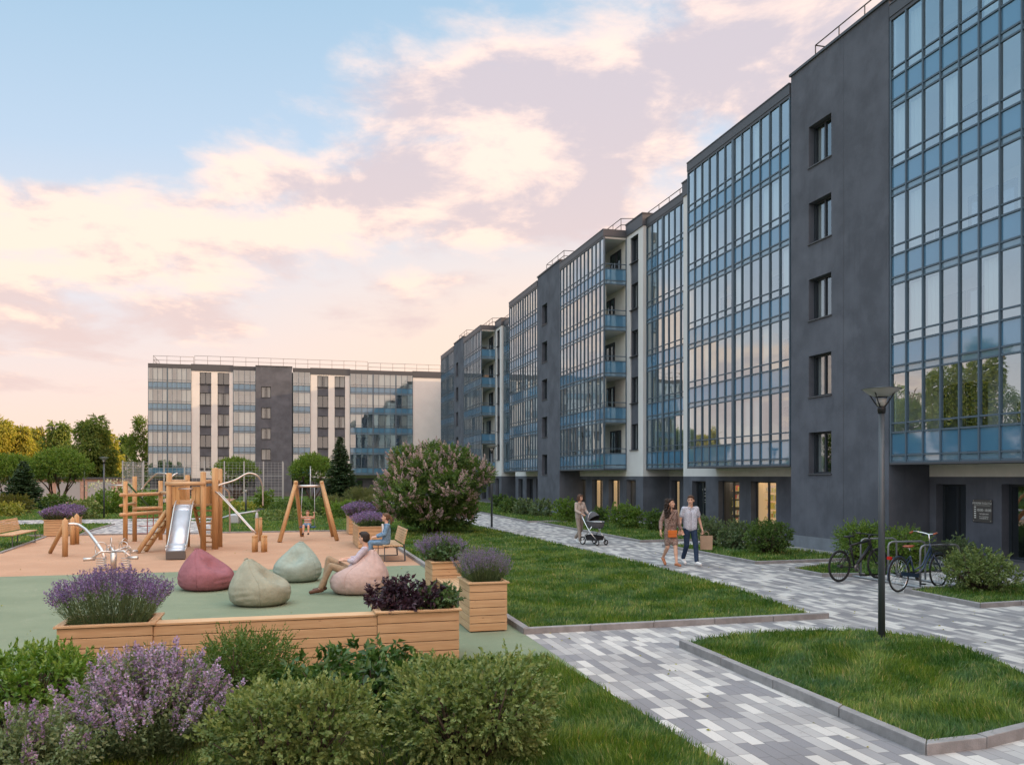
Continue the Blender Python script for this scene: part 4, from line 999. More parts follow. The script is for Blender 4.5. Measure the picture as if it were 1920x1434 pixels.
# lilac
q = P_(812, 1000); w_, h_ = sized(212, 832, q.y)
r = np.random.default_rng(9); rr = random.Random(9); lil = thing('lilac_bush', 'large round lilac bush with pale pink flower heads on the lawn', 'bush', q)
lobes = [(0, 0, h_*.5, w_*.33, w_*.33, h_*.42)]
for k in range(20):
    a = k*2.4; z = h_*(.2+.68*(k/19)); q2 = w_*.5*math.sin(pi*(.22+.60*(k/19)))*rr.uniform(.55, .95); e_ = rr.uniform(.8, 1.1); lobes.append((cos(a)*q2, sin(a)*q2, z, w_*.15*e_, w_*.15*e_, h_*.13*e_))
V, T, C = twigs(r, lobes, 6500, 8, .22, .13, .075, .8, .6, .25, .12); link_mesh('foliage', np_mesh('foliage', V, T, C), M['leaf_mid'], lil)
tb = MB()
for k in range(9): a = k*.7; limbs(tb, rr, Vector((cos(a)*.15, sin(a)*.15, 0)), Vector((cos(a)*.6, sin(a)*.6, 1)).normalized(), h_*.3, .035, 2, [], .5, .3)
tb.build('stems', M['bark'], lil)
P, D = sample_lobes(r, lobes[1:], 900, .95, .5); k = (P[:,2] > .55) & (P[:,0]*D[:,0]+P[:,1]*D[:,1]+(P[:,2]-h_*.45)*D[:,2] > .2); P, D = P[k], unit(D[k]+[0,0,.8])
L_ = r.uniform(.16, .40, len(P)); nb = 90; t = r.random((len(P), nb)); o_ = unit(r.normal(size=(len(P)*nb, 3))).reshape(len(P), nb, 3)
Q = P[:,None]+D[:,None]*(t*L_[:,None])[...,None]+o_*(.062*(1.05-t))[...,None]; Q = Q.reshape(-1, 3); s = r.uniform(.022, .04, len(Q))
V, T = leaf_geo(Q, unit(o_.reshape(-1, 3)+[0,0,.3]), s, s*.9, r); link_mesh('flowers', np_mesh('flowers', V, T, np.repeat(np.clip(np.repeat(r.random(len(P)), nb)*.7+r.random(len(Q))*.35, 0, 1), 2)), M['flower_lilac'], lil)

# trees: (label, centre px, width px, top py, distance, style)
TREES = [
 ('clipped round-crowned tree left of the dark spruce', 22, 96, 853, 66, 'umbrella', 'tree'),
 ('clipped round-crowned tree with several thin stems at the left', 112, 106, 842, 64, 'umbrella', 'tree'),
 ('dark young spruce between the two left round-crowned trees', 44, 84, 862, 58, 'spruce', 'spruce_tree'),
 ('round-crowned tree behind the mesh fence', 442, 80, 860, 84, 'umbrella', 'tree'),
 ('round-crowned tree behind the swing beside the spruce', 586, 78, 852, 72, 'umbrella', 'tree'),
 ('tall dark spruce right of the swing', 638, 74, 816, 60, 'spruce', 'spruce_tree'),
 ('golden sunlit weeping tree at the left edge', -8, 74, 788, 114, 'golden', 'tree'),
 ('golden sunlit weeping tree second from the left edge', 34, 62, 804, 117, 'golden', 'tree'),
 ('yellow-green tree rising behind the clipped tree', 72, 62, 804, 130, 'golden', 'tree'),
 ('green birch left of the tall weeping birch', 106, 66, 798, 124, 'weeping', 'tree'),
 ('tall broad weeping birch left of the far building', 170, 86, 792, 106, 'weeping', 'tree'),
 ('golden-edged weeping tree right of the tall birch', 206, 46, 812, 121, 'golden', 'tree'),
 ('dark green tree in the gap before the far building', 234, 50, 816, 128, 'darkround', 'tree'),
 ('brownish-green tree against the corner of the far building', 263, 44, 783, 110, 'round', 'tree'),
]
for i, (lb, pc, pw, pt, Y, st, nm) in enumerate(TREES):
    w_, h_ = sized(pw, pt, Y); tree(lb, ((pc-CX)/F*Y, Y, 0), h_, w_*1.08, st, 90+i, name=nm, dens=1.1)
shr = shrub('dark undergrowth along the foot of the golden trees', ((120-CX)/F*108, 108, 0), 26, 3.2, 'mid', 77, name='hedge', cat='hedge', lobes=[(-12+k*3.4, (k%3)*.6, 1.3, 2.4, 1.5, 1.6+.3*(k%2)) for k in range(9)], dens=.6)
# trees on the left side of the courtyard, mirrored in the glass of the long building
for i, (x, y, hh, st) in enumerate(((-46, 46, 12.5, 'round'), (-50, 56, 14.5, 'weeping'), (-48, 65, 11.5, 'round'), (-47, 35, 12, 'weeping'), (-55, 74, 13.5, 'round'), (-53, 50, 11, 'round'), (-44, 27, 11, 'round'))):
    tree('leafy tree standing outside the left edge of the view, number %d along the row' % (i+1) if False else ['broad leafy tree beyond the left side of the playground','tall weeping tree beyond the left side of the playground','low leafy tree beyond the left side of the lawn','weeping tree nearest the camera on the left side','tallest leafy tree far out on the left side','leafy tree set back between two others on the left side','leafy tree closest to the viewpoint on the left side'][i], (x, y, 0), hh, hh*.62, st, 140+i, dens=.7)
# ---------------------------------------------------------------- planters and benches
def planter(label, d0, d1, s0, s1, h, n, group=None, name='planter', soil=True, wall=False):
    o = thing(name, label, 'planter' if not wall else 'low wall', wl((d0+d1)/2, (s0+s1)/2, .005), A, group)
    W, D = (d1-d0)/2, (s1-s0)/2; bh = (h-.03)/n; t = .028
    for side in range(4):
        if side < 2:
            y = -D if side == 0 else D-t; b = MB()
            for k in range(n): b.box(-W, W, y, y+t, .012+bh*k+.004, .012+bh*(k+1)-.004)
            b.build('side_panel', M['wood_x'], o, bevel=.004)
        else:
            x = -W if side == 2 else W-t; b = MB()
            for k in range(n): b.box(x, x+t, -D+t+.001, D-t-.001, .012+bh*k+.004, .012+bh*(k+1)-.004)
            b.build('side_panel', M['wood_y'], o, bevel=.004)
    b = MB(); b.box(-W+t+.002, W-t-.002, -D+t+.002, D-t-.002, 0.0, h-(.07 if soil else .03)); b.build('soil' if soil else 'core', M['soil'], o)
    z0, z1 = h-.014, h+.012; e = .03; q = .055
    if soil:
        for y0_, y1_ in ((-D-e, -D+q), (D-q, D+e)): b = MB(); b.box(-W-e, W+e, y0_, y1_, z0, z1); b.build('rim', M['wood_x'], o, bevel=.004)
        for x0_, x1_ in ((-W-e, -W+q), (W-q, W+e)): b = MB(); b.box(x0_, x1_, -D+q+.001, D-q-.001, z0, z1); b.build('rim', M['wood_y'], o, bevel=.004)
    else:
        b = MB(); b.box(-W, W, -D-.01, D+.01, z0, z1); b.build('cap_board', M['wood_x'], o, bevel=.004)
    return o
S1 = 10.3; dl0, dl1, dr0, dr1 = fd(106, S1), fd(286, S1), fd(708, S1), fd(861, S1)
planter('long timber planter of lavender at the left end of the plank wall', dl0, dl1, S1, S1+.72, .615, 5)
planter('low plank wall joining the two long planters in front of the beanbags', dl1+.005, dr0-.005, S1+.02, S1+.24, .60, 5, name='plank_wall', soil=False, wall=True)
planter('long timber planter of dark purple basil at the right end of the plank wall', dr0, dr1, S1, S1+.72, .63, 5)
planter('tall square timber planter of lavender by the kerb, nearest the paved path', 2.57, 3.14, 12.05, 12.85, .72, 6)
planter('tall timber planter behind the tallest one, holding lavender and mixed basil', 2.54, 3.08, 15.15, 16.0, .72, 6)
planter('timber planter of lavender beside the seated woman in denim', 2.15, 3.1, 26.9, 29.3, .68, 5)
planter('timber planter of violet lavender on the far corner of the orange surface', 2.3, 3.2, 33.4, 34.8, .70, 5)
planter('timber planter of lavender behind the left bench', -8.94, -8.1, 35.3, 36.1, .62, 6)
planter('rear timber planter of lavender partly hidden by the one behind the left bench', -9.0, -8.2, 37.2, 38.0, .62, 6)
lavender('spreading lavender with tall violet spikes in the long left planter', wl((dl0+dl1)/2, S1+.36, .56), (dl1-dl0)*.92, .6, .66, 470, 31, spread=.27, bloom=.25, petal=.019, nb=22)
lavender('tall bushy lavender in the tallest timber planter', wl(2.86, 12.45, .66), .48, .62, .56, 620, 32, spread=.30, bloom=.42, petal=.013)
lavender('lavender at the back of the planter behind the tallest one', wl(2.81, 15.75, .66), .6, .4, .55, 460, 33, spread=.38, bloom=.42)
lavender('lavender in the planter beside the seated woman', wl(2.62, 28.1, .62), .9, 2.3, .50, 900, 34, spread=.22, bloom=.3, petal=.02)
lavender('violet lavender in the far corner planter', wl(2.75, 34.1, .64), .9, 1.3, .62, 1200, 35, spread=.3, bloom=.5, petal=.024)
lavender('lavender in the front planter behind the left bench', wl(-8.52, 35.7, .56), .8, .8, .55, 1000, 36, spread=.35, bloom=.5, petal=.024)
lavender('lavender in the rear planter behind the left bench', wl(-8.6, 37.6, .56), .8, .8, .60, 1000, 37, spread=.35, bloom=.5, petal=.024)
def basil(label, d, s, z, w, dep, h, seed, st, dens=1.):
    return shrub(label, wl(d, s, z), w, h, st, seed, name='basil', cat='plant', dens=dens, zmin=.11,
        lobes=[(-w*.28, 0, h*.42, w*.27, dep*.45, h*.46), (w*.02, .02, h*.55, w*.28, dep*.45, h*.45), (w*.30, 0, h*.42, w*.24, dep*.45, h*.42), (-w*.1, -dep*.25, h*.3, w*.3, dep*.3, h*.33), (w*.22, -dep*.25, h*.3, w*.25, dep*.3, h*.3)])
wB = dr1-dr0
basil('dark purple-leaved basil in the right end planter', dr0+wB*.40, S1+.36, .55, wB*.86, .66, .42, 51, 'purple', 2.4)
basil('green-leaved basil at the right side of the purple basil', dr0+wB*.78, S1+.32, .55, wB*.46, .62, .34, 52, 'basil', 1.8)
basil('green and purple basil in front of the lavender behind the tallest planter', 2.81, 15.38, .66, .66, .5, .40, 53, 'basil', 1.6)
def bench(label, loc, rotz, L, solid=False, slim=True):
    "local x along the seat, sitter faces -y"
    o = thing('park_bench', label, 'bench', loc, rotz); w = .058; n = 8
    b = MB()
    for k in range(n): y = -.26+k*(w+.008); b.box(-L/2, L/2, y, y+w, .405, .44)
    b.build('seat', M['wood_x'], o, bevel=.004)
    b = MB(); R_ = Matrix.Rotation(radians(-14), 3, 'X')
    for k in range(6):
        c = Vector((0, .285, .50))+R_@Vector((0, 0, k*.068)); b.obox(c, L, .03, .06, R_)
    b.build('backrest', M['wood_x'], o, bevel=.004)
    for sx in (-1, 1):
        x = sx*(L/2-.12); b = MB(); r = .016
        b.bar((x,-.22,.40), (x,-.22,.012), .02, .04); b.bar((x,-.23,.012), (x,.34,.012), .04, .02); b.bar((x,.33,.012), (x,.30,.50), .02, .04); b.bar((x,.30,.50), (x,.40,.88), .02, .03); b.bar((x,-.23,.392), (x,.30,.392), .04, .02)
        b.build('leg', M['paint_green'] if False else M['lamp_paint'], o)
    return o
bench('timber bench with metal frame where the woman in denim sits', wl(2.72, 23.45, .006), A+pi/2+pi, 1.9)
bench('timber bench at the left edge facing the climbing frame', wl(-8.62, 30.9, .006), A+pi/2, 2.7)
b = MB(); o = thing('park_bench', 'low backless timber bench between the two tall planters', 'bench', wl(2.84, 14.0, .006), A)
for k in range(7): b.box(-.24+k*.068, -.24+k*.068+.060, -1.12, 1.12, .40, .435)
b.build('seat', M['wood_y'], o, bevel=.004)
for y in (-.8, .8): b = MB(); b.box(-.22, -.18, y-.02, y+.02, 0, .398); b.box(.18, .22, y-.02, y+.02, 0, .398); b.box(-.178, .178, y-.02, y+.02, .36, .398); b.build('leg', M['lamp_paint'], o)

# ---------------------------------------------------------------- beanbags
def cap_(b, p, q, r0, r1, n=14):
    "closed tapered capsule"
    p, q = Vector(p), Vector(q); ax = (q-p).normalized(); x = ax.orthogonal().normalized(); y = ax.cross(x); vs = [p-ax*r0]; ring = []
    for k in range(1, 5): a = -pi/2+k*pi/8; ring.append((p, r0*cos(a), r0*sin(a)))
    for k in range(0, 4): a = k*pi/8; ring.append((q, r1*cos(a), r1*sin(a)))
    for c, rr_, h in ring:
        for i in range(n): a = 2*pi*i/n; vs.append(c+ax*h+(x*cos(a)+y*sin(a))*rr_)
    vs.append(q+ax*r1); m = len(ring); fc = [(0, 1+(i+1) % n, 1+i) for i in range(n)]
    for j in range(m-1):
        for i in range(n): fc.append((1+j*n+i, 1+j*n+(i+1) % n, 1+(j+1)*n+(i+1) % n, 1+(j+1)*n+i))
    e = 1+m*n; fc += [(e, 1+(m-1)*n+i, 1+(m-1)*n+(i+1) % n) for i in range(n)]; b.add(vs, fc, True)
def beanbag(label, loc, rotz, m, h=.80, R_=.53, seed=1):
    "local x forward: lofted sections, a tall slumped back, a hollow seat and a fat front lobe"
    o = thing('beanbag', label, 'beanbag', loc, rotz); rr = random.Random(seed); ph = [rr.uniform(0, 6) for _ in range(8)]
    Z  = [0, 0,   .03, .09, .16, .25, .34, .41, .47, .53, .59, .65, .70, .745, .775, .79, .79]
    XB = [0, .36, .45, .50, .525,.535,.525,.505,.48, .45, .415,.375,.34, .305, .28, .25, .22]
    XF = [0, .36, .45, .50, .525,.53, .505,.45, .36, .245,.13, .03, -.05,-.115,-.155,-.185,-.22]
    YW = [0, .34, .43, .48, .505,.51, .49, .45, .405,.35, .29, .23, .175,.12,  .08, .045, 0]
    k_, n = 44, 72; t = np.linspace(0, 1, len(Z)); tt = np.linspace(0, 1, k_); zz, xb, xf, yw = [np.interp(tt, t, v) for v in (Z, XB, XF, YW)]
    vs = []
    for i in range(k_):
        for j in range(n):
            a = 2*pi*j/n; c, s_ = cos(a), sin(a); e_ = .90; sc_ = math.copysign(abs(c)**e_, c); ss = math.copysign(abs(s_)**e_, s_)
            cx = (xf[i]-xb[i])/2; rx = (xf[i]+xb[i])/2; x = cx+rx*sc_; y = yw[i]*ss; z = zz[i]; f = max(0, c)
            d_ = math.exp(-(y/.17)**2)*math.exp(-((z-.50)/.115)**2)*f**.6; x -= .15*d_; z -= .075*d_              # seat hollow
            u = max(0, (z-.45)/.33); w_ = 1+.075*u*sin(7*a+ph[0])*(1-.3*u)+.03*u*sin(13*a+ph[1]); x = -.23+(x+.23)*w_ if u > 0 else x; y = y*w_ if u > 0 else y
            cr = .012*sin(z*58+2.5*sin(a*2+ph[2]))*max(0, sin(a*3+ph[3]))*max(0, 1-abs(z-.22)/.2)+.008*sin(a*9+ph[4]+z*9)*max(0, 1-abs(z-.12)/.14)
            x += cr*c; y += cr*s_
            if z > .7: x -= .10*(z-.7)
            vs.append((x*R_/.53, y*R_/.53, z*h/.79))
    fc = [(i*n+j, i*n+(j+1) % n, (i+1)*n+(j+1) % n, (i+1)*n+j) for i in range(k_-1) for j in range(n)]
    b = MB(); b.add(vs, fc, True); e = b.build('cover', M[m], o); q = e.modifiers.new('sub', 'SUBSURF'); q.levels = 1; q.render_levels = 1
    b = MB()
    for a in (radians(65), radians(-65), radians(180)):
        j = int(round(a/(2*pi)*n)) % n; b.tube([Vector(vs[i*n+j]) for i in range(3, k_-3)], .006, 5)
    b.build('piping', M[m], o)
    b = MB(); p = Vector(vs[(k_-4)*n+n//2]); b.tube([p+Vector((0,-.07,-.015)), p+Vector((-.015,-.04,.012)), p+Vector((-.015,.04,.012)), p+Vector((0,.07,-.015))], .011, 6); b.build('carry_loop', M[m], o)
    return o
def ctr(px, py, back=.5): q = g(px, py); q.y += back; q.x = (px-CX)/F*q.y; q.z = .005; return q
beanbag('dusty pink beanbag, leftmost of the four', ctr(387, 1111), radians(-28), 'beanbag_pink', .80, .54, 1)
beanbag('olive-sage beanbag nearest the plank wall', ctr(488, 1141), radians(-12), 'beanbag_sage', .80, .53, 2)
beanbag('pale mint-green beanbag facing the camera', ctr(558, 1094), radians(-92), 'beanbag_mint', .82, .53, 3)
BAG = ctr(674, 1118); beanbag('pale rose beanbag with the man reclining on it', BAG, radians(187), 'beanbag_rose', .84, .57, 4)

# ---------------------------------------------------------------- lamps, bollard
def lamp(label, loc, h, big=True):
    o = thing('street_lamp', label, 'street lamp', loc, .3); b = MB(); b.tube([(0,0,0),(0,0,h-.34)], [.047, .040], 16); b.tube([(0,0,0),(0,0,.02)], .09, 16); b.build('pole', M['lamp_paint'], o)
    b = MB(); b.lathe([(.045,h-.34),(.050,h-.34),(.055,h-.28),(.052,h-.25),(0,h-.25)]); b.build('collar', M['black'], o)
    for k in range(4):
        a = k*pi/2+.4; b = MB(); b.tube([(cos(a)*.03,sin(a)*.03,h-.27),(cos(a)*.09,sin(a)*.09,h-.20),(cos(a)*.15,sin(a)*.15,h-.11),(cos(a)*.20,sin(a)*.20,h-.03)], .009, 6); b.build('bracket', M['black'], o)
    b = MB(); b.lathe([(.035,h-.25),(.060,h-.23),(.075,h-.14),(.0,h-.14)], n=24); b.build('lens', M['lamp_glass'], o)
    b = MB(); b.lathe([(.09,h-.115),(.15,h-.09),(.205,h-.05),(.248,h-.012),(.252,h-.008),(.246,h-.002),(.195,h-.04),(.14,h-.08),(.085,h-.102)], n=36); b.build('reflector_bowl', M['lamp_glass'], o)
    b = MB(); b.lathe([(.0,h+.022),(.12,h+.016),(.262,h-.002),(.258,h-.010),(0,h-.006)], n=36); b.build('lamp_cap', M['lamp_paint'], o)
    return o
q = g(1653, 1203); lamp('tall grey street lamp standing on the D-shaped grass island', (q.x, q.y, .04), 3.47)
q = g(922, 990); lamp('dark street lamp beside the lilac bush on the promenade', (q.x, q.y, .04), 3.6)
q = g(195, 972); lamp('dark street lamp by the path left of the climbing frame', (q.x, q.y, 0), 3.3)
o = thing('lamp_post', 'thin dark post rising in front of the left clipped tree', 'post', at(158, 938, 72)*1.0); o.location.z = 0; b = MB(); b.tube([(0,0,0),(0,0,3.3)], .05, 8); b.build('pole', M['lamp_paint'], o); b = MB(); b.lathe([(0,3.34),(.09,3.33),(.09,3.28),(0,3.28)]); b.build('post_cap', M['lamp_paint'], o)
o = thing('lamp_post', 'thin pale post in front of the clipped tree behind the swing', 'post', at(582, 940, 66)); o.location.z = 0; b = MB(); b.tube([(0,0,0),(0,0,3.0)], .04, 8); b.build('pole', M['galv'], o); b = MB(); b.lathe([(0,3.05),(.07,3.04),(.07,2.98),(0,2.98)]); b.build('post_cap', M['galv'], o)
q = g(461, 963); o = thing('bollard_light', 'dark bollard light with a pale head behind the playground', 'bollard', (q.x, q.y, 0)); b = MB(); b.tube([(0,0,0),(0,0,1.3)], .055, 10); b.build('pole', M['lamp_paint'], o); b = MB(); b.lathe([(.07,1.3),(.09,1.36),(.09,1.44),(0,1.46)]); b.build('lamp_head', M['lamp_glass'], o)

# ---------------------------------------------------------------- mesh fence of the court
fo = wl(-14, 77.7, .02); fe = thing('mesh_fence', 'tall grey welded mesh fence around the sports court', 'fence', fo, A)
x0, x1 = lw(*at(231, 940, 71.8)[:2])[0]+14, lw(*at(530, 940, 75)[:2])[0]+14; hf = 3.5
nP = 8
for k in range(nP+1):
    x = x0+(x1-x0)*k/nP; b = MB(); b.box(x-.05, x+.05, -.05, .05, 0, hf+.08); b.build('post', M['galv'], fe)
for y in (5, 10): 
    for x in (x0, x1): b = MB(); b.box(x-.05, x+.05, y-.05, y+.05, 0, hf+.08); b.build('post', M['galv'], fe)
def fpanel(p, q):
    b = MB(); p, q = Vector(p), Vector(q); L = (q-p).length; n = int(L/.30)
    for k in range(n+1): c = p.lerp(q, k/n); b.bar(c, c+Vector((0,0,hf)), .013)
    for z in [.05+i*(hf-.1)/14 for i in range(15)]: b.bar(p+Vector((0,0,z)), q+Vector((0,0,z)), .014)
    for z in (1.15, 2.3): b.bar(p+Vector((0,0,z)), q+Vector((0,0,z)), .03)
    b.build('mesh_panel', M['fence_wire'], fe)
for k in range(nP): fpanel((x0+(x1-x0)*k/nP+.05, 0, 0), (x0+(x1-x0)*(k+1)/nP-.05, 0, 0))
for x in (x0, x1): fpanel((x, .05, 0), (x, 5, 0)); fpanel((x, 5, 0), (x, 10, 0))

# ---------------------------------------------------------------- swing
def log(b, a, c, r, r2=None): b.tube([a, c], [r, r2 or r], 12)
Pl, Pr = at(554.5, 906, 30.2), at(603.5, 906, 30.4); so = Vector(((Pl.x+Pr.x)/2, 30.3, .005)); sw = thing('swing_set', 'timber A-frame swing with blue seat holding the small boy', 'swing', so)
def rel(v): return Vector(v)-so
for (top, foot) in ((Pl, g(524, 1017)), (Pl, Vector((g(524,1017).x+.05, 31.9, 0))), (Pr, g(632, 1014)), (Pr, Vector((g(624,1006).x, 31.8, 0)))):
    b = MB(); f = rel(foot); f.z = 0; t = rel(top); e = f.lerp(t, 1.03); log(b, f+Vector((0,0,.02)), e, .075, .07); b.build('leg', M['wood_post'], sw)
b = MB(); tz = Pl.z-.10-so.z; b.tube([rel((Pl.x, 30.2, 0))+Vector((0,0,tz+so.z)), rel((Pr.x, 30.4, 0))+Vector((0,0,tz+so.z))], .045, 10); b.build('crossbar', M['steel'], sw)
seatc = at(577, 988, 30.0); sz = .47
b = MB(); c = rel((seatc.x, 30.0, 0)); b.box(c.x-.28, c.x+.28, c.y-.12, c.y+.12, sz-.02, sz+.02); b.build('seat', M['swing_blue'], sw, bevel=.015)
for sx in (-1, 1):
    b = MB(); b.tube([(c.x+sx*.25, c.y, sz+.02), (c.x+sx*.22, c.y+.1, tz-.05)], .011, 6); b.build('rope', M['galv'], sw)

# ---------------------------------------------------------------- climbing frame
T0 = g(316, 1034); TO = Vector((at(350, 1000, 26).x, 26.3, .005)); cf = thing('climbing_frame', 'timber climbing tower with steel slide, log rails and curved steel pipes', 'climbing frame', TO)
def R3(px, py, Y): return at(px, py, Y)-TO
def part(name, m, fn, bevel=0): b = MB(); fn(b); return b.build(name, M[m], cf, bevel=bevel)
Yf, Yb = 25.8, 27.2
xl, xr = at(317, 1000, Yf).x-TO.x, at(381, 1000, Yf).x-TO.x; yf, yb = Yf-TO.y, Yb-TO.y
for (x, y, h, r) in ((xl, yf, 2.36, .085), (xr, yf, 2.40, .085), (xl+.02, yb, 2.3, .08), (xr+.02, yb, 2.5, .085), (xr+.17, yf+.55, 2.52, .10)):
    part('post', 'wood_post', lambda b: (b.tube([(x,y,0),(x,y,h)], r, 14), b.lathe([(r*.98,h),(r*.8,h+.02),(0,h+.03)], (x,y,0), 14)))
part('platform', 'wood_x', lambda b: [b.box(xl, xr, yf+.02+k*.155, yf+.02+k*.155+.145, 1.36, 1.41) for k in range(9)], .005)
part('top_rail', 'wood_x', lambda b: b.tube([(xl-.08, yf-.05, 2.06), (xr+.08, yf-.05, 2.06)], .065, 12))
part('top_rail', 'wood_y', lambda b: b.tube([(xl, yf, 2.12), (xl, yb, 2.12)], .055, 12)); part('top_rail', 'wood_y', lambda b: b.tube([(xr, yf, 2.12), (xr, yb, 2.12)], .055, 12))
w = xr-xl
for (u0, u1, y) in ((.10, .32, yf), (.66, .92, yf)):
    part('railing_board', 'wood_z', lambda b: [b.box(xl+w*u0+k*(w*(u1-u0)/2), xl+w*u0+(k+1)*(w*(u1-u0)/2)-.01, y-.02, y+.02, 1.42, 1.97) for k in range(2)], .005)
part('railing_board', 'wood_z', lambda b: [b.box(xl-.015, xl+.015, yf+.1+k*.2, yf+.28+k*.2, 1.42, 1.97) for k in range(6)], .005)
part('railing_board', 'wood_z', lambda b: [b.box(xr-.015, xr+.015, yf+.1+k*.2, yf+.28+k*.2, 1.42, 1.97) for k in range(6)], .005)
part('railing_board', 'wood_x', lambda b: b.box(xl+w*.32, xl+w*.66, yf-.03, yf-.005, 1.42, 1.55), .005)
part('grab_bar', 'steel', lambda b: b.tube([(xl+w*.3, yf-.06, 1.90), (xl+w*.72, yf-.06, 1.90)], .02, 8))
# slide: bed, two cheeks, foot box
s0, s1 = R3(347.5, 944, 25.7), R3(330, 1040, 23.1); s0.z = 1.42; sw_ = .24
prof = [(0, 1.43), (.12, 1.40), (.25, 1.28), (.80, .40), (.88, .30), (.95, .26), (1.05, .255)]
pts = [Vector((s0.x+(s1.x-s0.x)*t, s0.y+(s1.y-s0.y)*t, z)) for t, z in prof]; ax = (s1-s0); ax.z = 0; ax.normalize(); lat = Vector((-ax.y, ax.x, 0))
def strip(b, off0, off1, dz0=0, dz1=0, th=.01):
    for i in range(len(pts)-1):
        a, c = pts[i], pts[i+1]; q = [a+lat*off0+Vector((0,0,dz0)), a+lat*off1+Vector((0,0,dz1)), c+lat*off1+Vector((0,0,dz1)), c+lat*off0+Vector((0,0,dz0))]
        b.add(q+[v-Vector((0,0,th)) for v in q], [(0,1,2,3),(7,6,5,4),(0,4,5,1),(1,5,6,2),(2,6,7,3),(3,7,4,0)], True)
mat('slide_steel', (.60,.62,.68), .42, metal=.45, var=.08, vscale=4)
sl = part('slide', 'slide_steel', lambda b: strip(b, -sw_, sw_))
for sg in (-1, 1):
    b = MB(); strip(b, sg*sw_, sg*(sw_+.02), 0, .10, .10); b.tube([p+lat*sg*(sw_+.01)+Vector((0,0,.11)) for p in pts], .018, 8); b.build('slide_side', M['steel'], cf)
part('slide_foot', 'plate_grey', lambda b: b.obox(pts[-1]+Vector((0,0,-.13))-ax*.12, .5, .28, .22, Matrix((lat, ax, (0,0,1))).transposed()), .01)
# leaning side ramp with rungs, back steps
r0, r1 = R3(258, 1037, 24.9), R3(312, 972, 26.0); r0.z = .03
for dy in (0, .55):
    part('ramp_beam', 'wood_post', lambda b: b.tube([r0+Vector((0,dy,0)), Vector((r1.x, r1.y+dy, 1.2))], .07, 12))
part('rung', 'wood_y', lambda b: [b.bar(r0.lerp(Vector((r1.x, r1.y, 1.2)), t), r0.lerp(Vector((r1.x, r1.y, 1.2)), t)+Vector((0,.55,0)), .05, .035) for t in (.15,.3,.45,.6,.75,.9)])
q0, q1 = R3(296, 985, 27.4), R3(318, 935, 27.0); q0.z = .45
for dx in (0, .16): part('ladder_beam', 'wood_post', lambda b: b.tube([q0+Vector((dx,0,0)), Vector((xl+.02+dx*.3, yf+.4, 1.75))], .05, 10))
part('step', 'wood_x', lambda b: [b.box(xr-.55, xr-.05, yb+.05-k*.13, yb+.25-k*.13, .12+k*.21, .17+k*.21) for k in range(6)], .005)
part('stair_side', 'wood_z', lambda b: b.bar((xr-.58, yb+.22, .02), (xr-.58, yb-.65, 1.4), .04, .16))
# log rails on the left
pl = [(235, 1020, 2.12), (252.5, 1015, 2.28), (301, 1012, 2.12)]; base = [g(a, b)-TO for a, b, _ in pl]
for p, (_, _, h) in zip(base, pl):
    p.z = 0; part('post', 'wood_post', lambda b: b.tube([p, p+Vector((0,0,h))], .075, 12))
for zz, a, c, e0, e1 in ((1.66, 0, 2, -.18, .12), (1.0, 0, 2, -.18, .1), (1.15, 1, 2, 0, .1)):
    p, q = base[a]+Vector((0,-.09,zz)), base[c]+Vector((0,-.09,zz)); d_ = (q-p).normalized(); part('log_rail', 'wood_x', lambda b: b.tube([p+d_*e0, q+d_*e1], .062, 12))
p = base[2]+Vector((0,0,1.7)); part('log_rail', 'wood_x', lambda b: b.tube([p, (xl, yb, 1.7)], .055, 12))
part('log_rail', 'wood_y', lambda b: b.tube([base[0]+Vector((-.12,-.1,1.3)), base[1]+Vector((0,.1,1.34))], .05, 10))
part('steel_bar', 'steel', lambda b: b.tube([base[0]+Vector((-.65,.2,1.98)), base[0]+Vector((0,0,1.98))], .024, 8))
part('green_bar', 'paint_green', lambda b: b.tube([base[0]+Vector((.1,0,2.02)), R3(278, 948, 29.6)], .03, 8))
def net(b):
    p, q = base[1]+Vector((.1,0,0)), base[2]
    for z in (.28, .55, .82): b.tube([p+Vector((0,0,z)), p.lerp(q, .5)+Vector((0,0,z-.03)), q+Vector((0,0,z))], .014, 6)
    for t in (.42, .68): c = p.lerp(q, t); b.tube([c+Vector((0,0,.02)), c+Vector((0,0,1.12))], .014, 6)
part('rope_net', 'rope_red', net)
# curved steel pipes
def pipe(pts_, r=.026, m='steel', name='steel_pipe'):
    P = [R3(*p) for p in pts_]; out = []
    for i in range(len(P)-1):
        a, b_, c, d_ = P[max(i-1,0)], P[i], P[i+1], P[min(i+2,len(P)-1)]
        for k in range(5):
            t = k/5; out.append(.5*((2*b_)+(c-a)*t+(2*a-5*b_+4*c-d_)*t*t+(3*b_-a-3*c+d_)*t**3))
    part(name, m, lambda b: b.tube(out+[P[-1]], r, 8))
pipe([(265,918,29),(272,908,29),(288,892,28.6),(296,887,28.4),(312,888,28)]); pipe([(318,900,27.2),(325,891,27.2),(333,887,27.4)])
pipe([(396,919,26.5),(412,909,26.8),(440,900,27),(462,888,27.2),(475,888,27.3),(486,895,27.4),(492,910,27.5),(493,930,27.5),(493,948,27.5)])
pipe([(394,902,26.5),(404,903,26.8),(416,912,27.2),(427,920,27.6),(430,932,27.8),(431,996,28)])
pipe([(398,920,26.4),(408,924,26.2),(430,947,26),(476,998,25.8)], .02); pipe([(400,918,26.9),(412,924,26.8),(434,948,26.6),(480,999,26.2)], .02)
